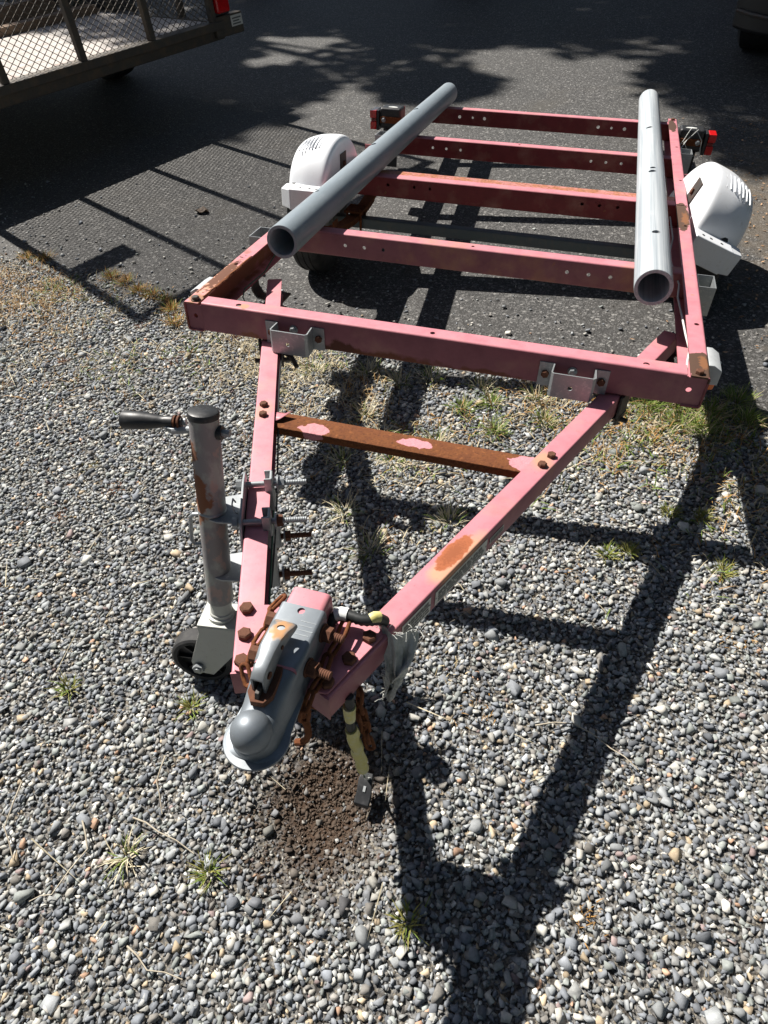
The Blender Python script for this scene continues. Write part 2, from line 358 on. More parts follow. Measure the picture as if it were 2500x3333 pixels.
PAL = np.array([(.155, .165, .178), (.125, .135, .15), (.20, .21, .215), (.10, .107, .118), (.25, .255, .25), (.30, .295, .27), (.20, .215, .205), (.16, .152, .14), (.36, .345, .31), (.29, .235, .165), (.33, .215, .15), (.20, .155, .15), (.48, .46, .42)])
PW = np.array([18, 13, 17, 8, 14, 9, 10, 8, 4, 2.5, .7, 1.0, .8]); PW = PW / PW.sum()
def scatter_stones(name, P, R, lift, label, soilmix=None):
    n = len(P); pid = rng.integers(0, len(protos), n)
    z = rng.uniform(0, 2 * pi, n); tx = rng.normal(0, .24, n); ty = rng.normal(0, .24, n)
    cz, sz, cx, sx, cy, sy = np.cos(z), np.sin(z), np.cos(tx), np.sin(tx), np.cos(ty), np.sin(ty)
    one, zero = np.ones(n), np.zeros(n)
    Rz = np.stack([cz, -sz, zero, sz, cz, zero, zero, zero, one], -1).reshape(n, 3, 3)
    Rx = np.stack([one, zero, zero, zero, cx, -sx, zero, sx, cx], -1).reshape(n, 3, 3)
    Ry = np.stack([cy, zero, sy, zero, one, zero, -sy, zero, cy], -1).reshape(n, 3, 3)
    RM = Rx @ Ry @ Rz * R[:, None, None]
    base = PAL[rng.choice(len(PAL), n, p=PW)] * rng.lognormal(0, .20, n)[:, None] * 1.42
    if soilmix is not None: base = base * (1 - soilmix[:, None]) + np.array([.085, .062, .046]) * soilmix[:, None]
    V, F, CO, off = [], [], [], 0
    for k, (pv, pf) in enumerate(protos):
        s = np.where(pid == k)[0]
        if len(s) == 0: continue
        co = np.einsum('nij,vj->nvi', RM[s], pv) + P[s][:, None, :]
        co[:, :, 2] += lift[s][:, None]
        nv = len(pv); V.append(co.reshape(-1, 3))
        F.append((pf[None] + (off + np.arange(len(s)) * nv)[:, None, None]).reshape(-1, 3)); off += nv * len(s)
        CO.append(np.repeat(base[s], nv, 0))
    V = np.concatenate(V); F = np.concatenate(F); CO = np.concatenate(CO)
    me = bpy.data.meshes.new(name)
    me.vertices.add(len(V)); me.vertices.foreach_set('co', V.ravel())
    me.loops.add(F.size); me.loops.foreach_set('vertex_index', F.ravel().astype(np.int32))
    me.polygons.add(len(F)); me.polygons.foreach_set('loop_start', np.arange(0, F.size, 3, dtype=np.int32))
    me.update(calc_edges=True)
    at = me.attributes.new('col', 'FLOAT_COLOR', 'POINT'); at.data.foreach_set('color', np.concatenate([CO, np.ones((len(CO), 1))], 1).ravel())
    me.materials.append(MATS['stone'])
    o = bpy.data.objects.new(name, me); C.objects.link(o); o['kind'] = 'stuff'; tag(o, label, 'gravel'); return o
mat('stone', (.2, .2, .2), .85, 0, [dict(scale=160, lo=.4, hi=.7, color=(.72, .72, .72), blend='MULTIPLY', amt=.7), dict(scale=420, lo=.55, hi=.7, color=(1.3, 1.28, 1.22), blend='MULTIPLY', amt=.7)], attr='col', bump=[('n', 320, .3, .001)], spec=.25)
def dens(x, y):
    e = edge_y(x) + .10 * vnoise(x * 1.3, y * 1.3, 2)
    d = np.clip((e - y + .02) / .22, 0, 1)
    stray = .045 * np.exp(-np.clip(y - e, 0, None) / .30)
    d = np.maximum(d, stray)
    h = np.hypot(x - HOLE[0] + .02, (y - HOLE[1]) / 1.2); d = d * (1 - .55 * np.exp(-(h / .105) ** 4))
    return d * (.80 + .2 * np.clip(vnoise(x * 2.1, y * 2.1, 5) + .6, 0, 1))
def inview(x, y):   # loose test: the patch the picture can show
    return ((y < 3) & (y > -1.55) & (x > .95 - (y + 1.55) * 1.12 - .65) & (x < 1.62 + np.clip(.25 - .12 * y, 0, .5)))
def jgrid(step, x0, x1, y0, y1, jit=.55):
    X, Y = np.meshgrid(np.arange(x0, x1, step), np.arange(y0, y1, step * .88)); X = X + (np.arange(X.shape[0]) % 2)[:, None] * step / 2
    X = X.ravel() + rng.uniform(-jit, jit, X.size) * step; Y = Y.ravel() + rng.uniform(-jit, jit, Y.size) * step; return X, Y
px, py, R = [], [], []
for step, med, sg, r0, r1, fv, fo in ((.0122, .0074, .22, .0045, .0125, 1.0, .30), (.0108, .0046, .25, .0028, .0075, 1.0, .12), (.062, .0128, .22, .010, .020, .8, .5)):
    x_, y_ = jgrid(step, -3.0, 2.5, -2.2, 1.9); pr = dens(x_, y_) * np.where(inview(x_, y_), fv, fo); k_ = rng.random(len(x_)) < pr * 1.15
    px.append(x_[k_]); py.append(y_[k_]); R.append(np.clip(rng.lognormal(math.log(med), sg, int(k_.sum())), r0, r1))
cl_n = 2600; ca = rng.normal(0, 1, (cl_n, 2)) * np.array([.055, .075]) + np.array(HOLE)      # soil clods in the scraped hollow
px.append(ca[:, 0]); py.append(ca[:, 1]); R.append(np.clip(rng.lognormal(math.log(.0038), .35, cl_n), .002, .009)); nclod = cl_n
px = np.concatenate(px); py = np.concatenate(py); R = np.concatenate(R)
hd = np.hypot(px - HOLE[0], (py - HOLE[1]) / 1.2)
soilm = np.clip(np.exp(-(hd / .14) ** 4) * rng.uniform(.2, 1.4, len(px)), 0, 1); soilm[-nclod:] = 1
R = np.where((hd < .13) & (rng.random(len(R)) < .8), R * .6, R)
lift = R * .22 + rng.random(len(px)) ** 1.6 * .0050 - .001
scatter_stones('gravel', np.stack([px, py, terrain(px, py)], -1), R, lift, 'loose grey crushed gravel spread over the ground around the trailer tongue', soilm)
print('stones', len(px))

# ------------------------------------------------------------------ boat trailer
TM = Matrix(((0.998167, -0.0057, 0.060249, 0), (0, 0.995555, 0.0941795, 0), (-0.0605182, -0.0940069, 0.9937305, 0.4655627), (0, 0, 0, 1)))
TMI = TM.inverted()
T = empty('boat_trailer', TM)
tag(T, 'rusty pink-painted steel boat trailer frame with an A-shaped tongue, parked on gravel and asphalt', 'boat trailer')
W = 1.22; H = .075; FW = .04; TH = .0035
def chan_profile(h, w, t, r=.006, n=4):
    """C profile as (d, z): web at d=0, flanges run to d=w, top at z=0"""
    p = [(w, 0)]
    for k in range(n + 1): a = pi / 2 + k / n * pi / 2; p.append((r + r * cos(a), -r + r * sin(a)))
    for k in range(n + 1): a = pi + k / n * pi / 2; p.append((r + r * cos(a), -h + r + r * sin(a)))
    p += [(w, -h), (w, -h + t), (t + .001, -h + t), (t, -h + t + .001), (t, -t - .001), (t + .001, -t), (w, -t)]
    return p
def channel(p0, p1, ddir, h=H, w=FW, t=TH, mb=None, r=.006):
    p0 = Vector(p0); p1 = Vector(p1); dd = Vector(ddir).normalized()
    mb = mb or MB(); return mb.prism([p0 + dd * d + Vector((0, 0, z)) for d, z in chan_profile(h, w, t, r)], p1 - p0)

# hexagonal bolt heads share mesh data
def hex_mesh(name, r, h, m, washer=True):
    mb = MB()
    if washer: mb.cyl((0, 0, 0), (0, 0, .0018), r * 1.25, 18)
    z0 = .0018 if washer else 0
    a = mb.ring([(r * cos(k * pi / 3), r * sin(k * pi / 3), z0) for k in range(6)]); b = mb.ring([(r * cos(k * pi / 3), r * sin(k * pi / 3), z0 + h * .8) for k in range(6)]); c = mb.ring([(r * .8 * cos(k * pi / 3), r * .8 * sin(k * pi / 3), z0 + h) for k in range(6)])
    mb.face(a[::-1]); mb.face(c)
    for k in range(6): mb.face([a[k], a[(k + 1) % 6], b[(k + 1) % 6], b[k]]); mb.face([b[k], b[(k + 1) % 6], c[(k + 1) % 6], c[k]])
    me = mb.mesh(name, 20); me.materials.append(MATS[m]); return me
HEX_RUST = hex_mesh('bolt', .0090, .008, 'rust_bolt', False); HEX_BIG = hex_mesh('bolt', .0108, .009, 'rust_bolt', False); HEX_GAL = hex_mesh('bolt', .0085, .007, 'galvanized')
def bolt(me, p, axis, parent, rz=0.0, name='bolt'):
    o = bpy.data.objects.new(name, me); C.objects.link(o); o.parent = parent
    o.matrix_local = Matrix.Translation(p) @ Vector(axis).to_track_quat('Z', 'Y').to_matrix().to_4x4() @ Matrix.Rotation(rz, 4, 'Z'); return o
def drill(pts, axis, r=.0055, L=.03, n=14):
    mb = MB(); ax = Vector(axis).normalized()
    for p in pts:
        rr = r
        if len(p) == 4: rr = p[3]; p = p[:3]
        p = Vector(p); mb.cyl(p - ax * L, p + ax * L, rr, n)
    return mb

# --- side rails
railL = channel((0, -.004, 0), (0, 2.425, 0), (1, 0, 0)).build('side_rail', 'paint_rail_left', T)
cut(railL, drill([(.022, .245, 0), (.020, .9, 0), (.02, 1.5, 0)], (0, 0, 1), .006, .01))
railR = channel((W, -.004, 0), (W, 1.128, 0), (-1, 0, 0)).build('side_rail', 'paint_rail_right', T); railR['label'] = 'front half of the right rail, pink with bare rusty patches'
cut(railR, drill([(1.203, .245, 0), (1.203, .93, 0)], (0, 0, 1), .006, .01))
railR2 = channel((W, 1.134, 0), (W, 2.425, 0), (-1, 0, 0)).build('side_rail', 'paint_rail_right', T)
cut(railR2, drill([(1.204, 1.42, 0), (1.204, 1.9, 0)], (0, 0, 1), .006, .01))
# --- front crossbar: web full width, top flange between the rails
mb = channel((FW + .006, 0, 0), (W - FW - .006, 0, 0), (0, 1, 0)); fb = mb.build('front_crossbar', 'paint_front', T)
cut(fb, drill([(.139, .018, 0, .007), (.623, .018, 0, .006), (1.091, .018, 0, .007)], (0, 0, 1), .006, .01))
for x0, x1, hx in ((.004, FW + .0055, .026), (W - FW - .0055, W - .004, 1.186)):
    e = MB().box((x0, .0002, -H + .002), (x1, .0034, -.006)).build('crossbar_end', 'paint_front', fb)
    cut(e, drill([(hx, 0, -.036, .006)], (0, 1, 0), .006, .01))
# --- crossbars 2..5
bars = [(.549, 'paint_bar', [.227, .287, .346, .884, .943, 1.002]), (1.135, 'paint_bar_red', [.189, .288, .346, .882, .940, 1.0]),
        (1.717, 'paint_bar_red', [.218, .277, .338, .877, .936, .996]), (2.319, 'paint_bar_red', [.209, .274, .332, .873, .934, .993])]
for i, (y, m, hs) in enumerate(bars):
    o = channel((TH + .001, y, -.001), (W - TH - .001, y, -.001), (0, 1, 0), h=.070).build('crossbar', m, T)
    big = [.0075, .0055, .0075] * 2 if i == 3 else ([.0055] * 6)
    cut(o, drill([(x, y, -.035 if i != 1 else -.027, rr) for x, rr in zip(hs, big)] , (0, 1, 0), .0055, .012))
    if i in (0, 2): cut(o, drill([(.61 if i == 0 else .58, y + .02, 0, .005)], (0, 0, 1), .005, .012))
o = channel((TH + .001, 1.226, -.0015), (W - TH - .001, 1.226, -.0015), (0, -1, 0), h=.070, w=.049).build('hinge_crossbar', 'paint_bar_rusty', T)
o['label'] = 'rust-topped crossbar at the fold of the frame'

# --- hat-shaped galvanized pockets on the front bar
for x0 in (.216, .872):
    prof = [(x0, -.0005), (x0 + .030, -.0005), (x0 + .033, -.003), (x0 + .031, -.040), (x0 + .034, -.043), (x0 + .117, -.043), (x0 + .120, -.040), (x0 + .118, -.003), (x0 + .121, -.0005), (x0 + .150, -.0005)]
    th = .003; inner = []
    N_ = len(prof)
    for k in range(N_):
        a_ = Vector(prof[max(k - 1, 0)]); b_ = Vector(prof[min(k + 1, N_ - 1)]); t_ = (b_ - a_).normalized(); inner.append((prof[k][0] - -t_.y * th, prof[k][1] - t_.x * th))
    poly = [(x, y, -.076) for x, y in prof] + [(x, y, -.076) for x, y in inner[::-1]]
    o = MB().prism(poly, (0, 0, .057)).build('stake_pocket', 'galvanized', T)
    cut(o, drill([(x0 + .073, -.043, -.05, .0055)], (0, 1, 0), .0055, .012))
    for bx in (.015, .136): bolt(HEX_RUST, (x0 + bx, -.0035, -.046), (0, -1, 0), o, .3)
    bolt(HEX_GAL, (x0 + .072, -.001, -.033), (0, -1, 0), o, .2)
# --- side pockets (open boxes)
def pocket(x, y0, y1, s, z0=-.085, z1=-.008):
    t = .0025; d = .045
    mb = MB(); xo = x + s * d
    mb.box((min(x, xo), y0, z0), (max(x, xo), y0 + t, z1)); mb.box((min(x, xo), y1 - t, z0), (max(x, xo), y1, z1))
    mb.box((min(xo - s * t, xo), y0 + t, z0), (max(xo - s * t, xo), y1 - t, z1)); mb.box((x if s > 0 else x - t, y0 + t, z0), (x + t if s > 0 else x, y1 - t, z1))
    return mb.build('stake_pocket', 'galvanized', T)
pocket(W + .001, .492, .575, 1); pocket(W + .001, 1.835, 1.918, 1); pocket(-.001, .465, .548, -1); pocket(-.001, 1.735, 1.812, -1)
o = MB().box((W + .001, 1.535, -.07), (W + .047, 1.539, -.008)).build('fender_tab', 'paint_bar', T); cut(o, drill([(W + .026, 1.537, -.035, .006)], (0, 1, 0), .006, .01))
o = MB().box((-.040, 1.575, -.07), (-.001, 1.579, -.008)).build('fender_tab', 'paint_bar', T)
for p in ((.027, .012, .0005), (1.197, .010, .0005)): bolt(hex_mesh('bolt', .0095, .008, 'dark_steel') if p[0] < 1 else HEX_RUST, p, (0, 0, 1), T, .4)
bolt(HEX_RUST, (1.2, 2.395, .0003), (0, 0, 1), T, .1)
# bent lip of torn metal along the left rail
mb = MB()
pts = [(.040, .03), (.043, .06), (.038, .075), (.047, .10), (.043, .13), (.050, .135), (.040, .18), (.047, .22), (.041, .25), (.044, .30)]
ra = mb.ring([(.036, y, .0004) for x, y in pts]); rb = mb.ring([(x, y, .0035 if k % 2 else .0015) for k, (x, y) in enumerate(pts)])
for k in range(len(pts) - 1): mb.face([ra[k], ra[k + 1], rb[k + 1], rb[k]])
o = mb.build('peeling_edge', 'rust', T); sm = o.modifiers.new('s', 'SOLIDIFY'); sm.thickness = .0012

# --- tongue beams
dL = Vector((.402, -1, 0)).normalized(); dR = Vector((-.395, -1, 0)).normalized()
def bx_left(y): return .557 - .402 * (y + .893)
def bx_right(y): return .703 + .395 * (y + .893)
ZB = -.078; HB = .05; WB = .041
nL = Vector((-dL.y, dL.x, 0)) ; nL = nL if nL.x > 0 else -nL      # inward (towards the centre line)
nR = Vector((-dR.y, dR.x, 0)); nR = nR if nR.x < 0 else -nR
def beam(p0, p1, nn):
    # rectangular, slightly open channel facing inward
    return channel(p0, p1, nn, h=HB, w=WB, t=.0035, r=.004)
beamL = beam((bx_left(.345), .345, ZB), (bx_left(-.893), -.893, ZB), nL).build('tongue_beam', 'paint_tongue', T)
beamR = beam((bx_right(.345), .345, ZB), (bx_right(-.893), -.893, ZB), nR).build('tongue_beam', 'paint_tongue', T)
for s, bf, nn, dd in ((-1, bx_left, nL, dL), (1, bx_right, nR, dR)):
    # rear anchor bracket: dark U-shaped steel strap holding the beam end to the rail
    y = .33; c = Vector((bf(y), y, 0)) + nn * .02
    rx = .010 if s < 0 else W - .010
    pts = [Vector((rx, y + .03, -.078)), Vector((rx, y + .03, -.115)), Vector((rx - s * .012, y + .03, -.135)), Vector((c.x - s * -.004, y + .02, -.137))]
    mb = MB()
    for k in range(3): mb.obox(pts[k], pts[k + 1], (0, 1, 0), (pts[k + 1] - pts[k]).cross(Vector((0, 1, 0))), .045, .005)
    mb.obox((c.x, y - .035, -.133), (c.x, y + .06, -.133), (1, 0, 0), (0, 0, 1), .05, .006)
    mb.build('anchor_bracket', 'dark_steel', T, bevel=.001)
    # clamp under the front bar
    y = .018; c = Vector((bf(y), y, 0)) + nn * .02
    mb = MB()
    for k in (-1, 1):
        mb.obox(c + nn * (k * .026) + Vector((0, 0, -.148)), c + nn * (k * .026) + Vector((0, 0, -.0765)), nn, dd, .005, .05)
    mb.obox(c - dd * .0 + nn * -.03 + Vector((0, 0, -.132)), c + nn * .03 + Vector((0, 0, -.132)), dd, (0, 0, 1), .05, .005)
    mb.cyl(c + nn * -.045 + Vector((0, 0, -.142)), c + nn * .05 + Vector((0, 0, -.142)), .006, 12)
    if s < 0: mb.tube([c + nn * .03 + Vector((0, 0, -.12)), c + nn * .05 + dd * .02 + Vector((0, 0, -.125)), c + nn * .062 + dd * .045 + Vector((0, 0, -.140))], .006, 10)
    mb.build('tongue_clamp', 'dark_steel', T, bevel=.0008)
# --- rusty flat crossmember between the beams
yc0, yc1, zc = -.315, -.258, -.088
mb = MB(); a_ = []
prof = chan_profile(.018, .018, .004, .005)
rt = .005
sec = [(yc0, -.018), (yc0, -rt), (yc0 + .0015, -.0015), (yc0 + rt, 0), (yc1 - rt, 0), (yc1 - .0015, -.0015), (yc1, -rt), (yc1, -.018), (yc1 - .004, -.018), (yc1 - .004, -.005), (yc0 + .004, -.005), (yc0 + .004, -.018)]
mb.prism([(bx_left(-.29) + .030, y, zc + z) for y, z in sec], (bx_right(-.29) - .030 - bx_left(-.29) - .030, 0, 0))
mb.build('tongue_crossbar', 'rust_member', T)
for y in (-.262, -.297):
    bolt(HEX_RUST, (bx_left(y) + .019, y, ZB + .0003), (0, 0, 1), T, y * 50); bolt(HEX_RUST, (bx_right(y) - .019, y, ZB + .0003), (0, 0, 1), T, y * 70)
# curled flake of paint
mb = MB(); mb.loft([[(.345, -.268, -.086), (.375, -.272, -.082), (.392, -.270, -.074)], [(.345, -.300, -.086), (.368, -.300, -.083), (.375, -.296, -.080)]], cap=False, closed_ring=False)
mb.build('paint_flake', 'paint_tongue', T).modifiers.new('s', 'SOLIDIFY').thickness = .0008

# --- nose plate on top of the beams, with centre tube and bolts
zp = ZB + .0006
poly = [(.516, -.784, zp), (.562, -.892, zp), (.600, -.892, zp), (.600, -.905, zp), (.668, -.905, zp), (.672, -.892, zp), (.699, -.890, zp), (.744, -.776, zp), (.738, -.764, zp), (.560, -.770, zp)]
nose = MB().prism(poly, (0, 0, .0045)).build('nose_plate', 'paint_tongue', T, bevel=.0012)
poly2 = [(.57, -.885, -.1285), (.69, -.885, -.1285), (.728, -.80, -.1285), (.532, -.80, -.1285)]
MB().prism(poly2, (0, 0, -.004)).build('bottom_plate', 'rust', T)
for s, bf, nn in ((-1, bx_left, nL), (1, bx_right, nR)):
    y = -.893; p = Vector((bf(y), y, 0))
    MB().prism([p + Vector((0, -.0005, -.128)), p + nn * .040 + Vector((0, -.0005, -.128)), p + nn * .040 + Vector((0, -.0005, -.0785)), p + Vector((0, -.0005, -.0785))], (0, -.003, 0)).build('beam_end', 'paint_tongue', T)
# centre tube carrying the coupler (rounded top)
def rsec(x, y, z0, w, h, r, n=4):
    p = []
    for cx, cz, a0 in ((w / 2 - r, h - r, 0), (-w / 2 + r, h - r, pi / 2), (-w / 2 + r, r, pi), (w / 2 - r, r, 1.5 * pi)):
        for k in range(n + 1): a = a0 + k / n * pi / 2; p.append((x + cx + r * cos(a), y, z0 + cz + r * sin(a)))
    return p
MB().loft([rsec(.635, -.770, zp + .0046, .060, .058, .009), rsec(.635, -.905, zp + .0046, .060, .058, .009)]).build('centre_tube', 'paint_tongue', T)
for (x, y) in ((.533, -.789), (.551, -.834), (.567, -.877), (.726, -.786), (.710, -.830), (.693, -.875)): bolt(HEX_BIG, (x, y, zp + .0045), (0, 0, 1), T, x * 40)

# --- coupler
XC = .635
def csec(y, wt, wb, zt, zb, r, lip=0.0, n=4, xc=XC):
    p = []
    if lip: p += [(xc - wb - lip, y, zb - .002), (xc - wb - lip, y, zb + .002)]
    else: p += [(xc - wb, y, zb - .002), (xc - wb, y, zb + .002)]
    p += [(xc - wb, y, zb + .004)]
    for k in range(n + 1): a = pi - k / n * pi / 2; p.append((xc - wt + r + r * cos(a), y, zt - r + r * sin(a)))
    for k in range(n + 1): a = pi / 2 - k / n * pi / 2; p.append((xc + wt - r + r * cos(a), y, zt - r + r * sin(a)))
    p += [(xc + wb, y, zb + .004)]
    if lip: p += [(xc + wb + lip, y, zb + .002), (xc + wb + lip, y, zb - .002)]
    else: p += [(xc + wb, y, zb + .002), (xc + wb, y, zb - .002)]
    return p
zt = -.012
secs = [csec(-.803, .0335, .0335, zt, -.072, .006), csec(-.84, .0335, .0335, zt, -.072, .006), csec(-.880, .0335, .0335, zt, -.073, .007, .001), csec(-.898, .032, .0335, zt - .002, -.074, .011, .002), csec(-.914, .030, .0325, zt - .006, -.075, .015, .004),
        csec(-.932, .0285, .0315, zt - .011, -.076, .018, .006), csec(-.950, .0275, .031, zt - .018, -.0765, .020, .0075), csec(-.964, .028, .0315, zt - .023, -.077, .021, .008)]
# round off around the ball socket
cy = -.978
for k in range(1, 9):
    a = k / 8 * pi / 2
    secs.append(csec(cy - .034 * sin(a) * .98 + .004, max(.029 * cos(a), .002), max(.032 * cos(a), .003), zt - .024 - .028 * sin(a) ** 2, -.077, max(.02 * cos(a), .0009), .008 + .001 * sin(a)))
coup = MB().loft(secs).build('coupler', 'coupler_metal', T, smooth=50)
cut(coup, drill([(XC, -.812, zt, .0055)], (0, 0, 1), .0055, .0035))
# front lip of the flange
MB().lathe((XC, cy + .002, -.077), (0, 0, 1), [(.0, -.0021), (.0425, -.0021), (.0435, 0), (.0425, .0021), (0, .0021)], 40, False).build('flange', 'coupler_metal', coup, 50)
MB().sphere((XC, -.984, -.046), .0265, 28, 18, (1, 1, 1.08)).build('ball_socket', 'coupler_metal', coup, 60)
# latch base plate
pl = [(XC - .019, -.908), (XC + .012, -.905), (XC + .0145, -.915), (XC + .0145, -.945), (XC + .007, -.957), (XC - .010, -.959), (XC - .019, -.947)]
def tilt(p, z0=-.0105, y0=-.90, k=.16): return (p[0], p[1], z0 + (p[1] - y0) * k)
MB().prism([tilt(p) for p in pl], (0, 0, -.010)).build('latch_plate', 'rust_bolt', coup, bevel=.001)
# latch lever: channel with flared, turned-up thumb end
def lsec(y, w, z, hgt, x=XC - .004, r=.004):
    t = .003
    return [(x - w, y, z - hgt), (x - w, y, z - r), (x - w + r * .3, y, z - r * .3), (x - w + r, y, z), (x + w - r, y, z), (x + w - r * .3, y, z - r * .3), (x + w, y, z - r), (x + w, y, z - hgt), (x + w - t, y, z - hgt), (x + w - t, y, z - t), (x - w + t, y, z - t), (x - w + t, y, z - hgt)]
ls = [lsec(-.852, .0165, .012, .007), lsec(-.860, .0165, .016, .010), lsec(-.872, .0135, .020, .016), lsec(-.886, .0105, .021, .020), lsec(-.905, .0095, .020, .026), lsec(-.925, .0095, .018, .034), lsec(-.938, .0095, .015, .036), lsec(-.944, .0095, .008, .030)]
lev = MB().loft(ls).build('latch_lever', 'lever_metal', coup, smooth=40, bevel=.0006)
cut(lev, drill([(XC - .003, -.868, .02, .0055)], (0, 0, 1), .0055, .015))
MB().cyl((XC - .015, -.930, .002), (XC + .0075, -.930, .002), .0052, 14).build('latch_pin', 'rust_bolt', coup); MB().cyl((XC - .016, -.890, .008), (XC + .008, -.890, .008), .003, 10).build('latch_pin', 'rust_bolt', coup)
MB().prism([(XC - .006, -.915, -.004), (XC - .006, -.952, -.010), (XC - .006, -.957, -.026), (XC - .006, -.930, -.026)], (.006, 0, 0)).build('latch_cam', 'dark_steel', coup, bevel=.001)
def stud(p, axis, L, r=.0065, m='rust_bolt', par=None, name='bolt', nut=.0115, nh=.012, nat=.0, n=14, tip=None):
    ax = Vector(axis).normalized(); p = Vector(p); mb = MB()
    # threaded shank
    k = int(L / .0016); mb.tube([p + ax * (L * i / k) for i in range(k + 1)], r, 12, rfun=lambda i: r if i % 2 else r * .88)
    u = ax.orthogonal().normalized(); v = ax.cross(u); q = p + ax * nat
    mb.prism([q + (u * cos(j * pi / 3) + v * sin(j * pi / 3)) * nut for j in range(6)], ax * nh)
    mb.cyl(q - ax * .002, q, nut * 1.2, 18)
    return mb.build(name, m, par)
stud((XC + .0345, -.822, -.036), (1, -.1, 0), .032, par=coup, nat=.002); stud((XC + .034, -.879, -.040), (1, -.12, 0), .034, par=coup, nat=.002)
stud((XC - .0345, -.879, -.040), (-1, -.05, 0), .012, par=coup, nat=.002); stud((XC - .0345, -.822, -.036), (-1, 0, 0), .012, par=coup, nat=.002)
# worn stamped lines on the coupler roof
for k in range(4): MB().box((XC + .006, -.829 - k * .0075, zt), (XC + .029 - .003 * (k % 2), -.8275 - k * .0075, zt + .00025)).build('stamped_line', 'lever_metal', coup)

# --- safety chains
mb = MB(); pts = []
for k in range(16):
    a = k / 16 * 2 * pi; x = .0062 * cos(a); y = .0062 * sin(a) + (.0095 if sin(a) > 0 else -.0095) * (1 if abs(sin(a)) > 1e-3 else 0)
    pts.append((x, y, 0))
mb.tube(pts, .0031, 8, closed=True); LINK = mb.mesh('chain_link', 60); LINK.materials.append(MATS['rust'])
def chain(path, n=None, step=.0265, roll=0.0):
    path = [Vector(p) for p in path]; seg = [(path[i + 1] - path[i]).length for i in range(len(path) - 1)]; tot = sum(seg); n = n or max(2, int(tot / step))
    for i in range(n):
        s = (i + .5) / n * tot; k = 0
        while k < len(seg) - 1 and s > seg[k]: s -= seg[k]; k += 1
        p = path[k].lerp(path[k + 1], min(s / seg[k], 1)); t = (path[k + 1] - path[k]).normalized()
        u = Vector((0, 0, 1)) - t * t.z
        u = u.normalized() if u.length > .15 else t.orthogonal().normalized()
        R_ = Matrix((u.cross(t) * -1, t, u)).transposed().to_4x4()
        R_ = R_ @ Matrix.Rotation(roll + (pi / 2 if i % 2 else 0) + random.uniform(-.3, .3), 4, 'Y')
        o = bpy.data.objects.new('chain_link', LINK); C.objects.link(o); o.parent = T
        o.matrix_local = Matrix.Translation(p) @ R_
zt_ = zp + .012
chain([(.588, -.768, -.045), (.578, -.790, -.050), (.583, -.825, -.054), (.580, -.85, -.056), (.583, -.875, -.058), (.582, -.895, -.062), (.592, -.908, -.075), (.600, -.912, -.105)], roll=.5)
chain([(.690, -.782, -.050), (.690, -.815, -.055), (.684, -.85, -.058), (.686, -.880, -.060), (.680, -.900, -.066), (.676, -.915, -.085), (.672, -.915, -.115)], roll=.5)
chain([(.728, -.838, -.128), (.727, -.840, -.165), (.733, -.842, -.20), (.737, -.842, -.235), (.742, -.842, -.270), (.735, -.84, -.245), (.728, -.838, -.21), (.723, -.835, -.175)], roll=.3)
MB().tube([(.640, -.862, -.13), (.641, -.865, -.165), (.646, -.87, -.19), (.652, -.871, -.21), (.653, -.872, -.235), (.648, -.873, -.252), (.640, -.874, -.262), (.630, -.876, -.264)], .0058, 10).build('chain_hook', 'rust', T)

# --- tongue jack
JB = Vector((.376, -.637, -.272)); JT = Vector((.379, -.571, .107)); JA = (JT - JB).normalized()
def jp(t): return JB + JA * t
JL = (JT - JB).length
jack = MB().lathe(JB, JA, [(.0245, 0), (.0245, JL), (.0205, JL), (.0205, 0)], 32).build('tongue_jack', 'jack_metal', T); jack['label'] = 'galvanized swivel jack with crank and caster wheel'
MB().lathe(JT, JA, [(0, .009), (.021, .009), (.0245, .007), (.0258, .003), (.0258, -.003), (.0, -.003)], 32, False).build('cap', 'black_plastic', jack)
MB().lathe(JB, JA, [(.0205, .02), (.0205, -.028), (.0225, -.030), (.0225, -.036), (.026, -.038), (.026, -.046), (.0, -.046), (0, .02)], 32, False).build('inner_tube', 'white_metal', jack)
# crank: arm across the top, grip to the left
ct = jp(JL - .028); hd = Vector((-.97, -.18, -.02)).normalized()
mb = MB(); mb.tube([ct + Vector((.043, .005, 0)), ct + hd * .0, ct + hd * .030, ct + hd * .052 + Vector((0, -.006, .001)), ct + hd * .060 + Vector((0, -.003, .003)), ct + hd * .056 + Vector((0, .008, .006)), ct + hd * .036 + Vector((0, .012, .008))], .0062, 10); mb.build('crank_arm', 'galvanized', jack)
g0 = ct + hd * .040 + Vector((0, .006, .010))
MB().lathe(g0, hd, [(0, 0), (.008, 0), (.008, .012), (.0105, .014), (.0105, .026), (.0095, .030), (.0105, .036), (.0135, .055), (.0138, .060), (.015, .066), (.0155, .098), (.0135, .101), (0, .101)], 24, False).build('crank_grip', 'black_plastic', jack)
for k in (.003, .0095): MB().lathe(g0, hd, [(.004, k), (.0115, k), (.0115, k + .003), (.004, k + .003)], 18).build('crank_washer', 'rust_bolt', jack)
mb = MB().cyl(ct + Vector((.022, .002, 0)), ct + Vector((.030, .003, 0)), .012, 18); mb.build('crank_bush', 'black_plastic', jack)
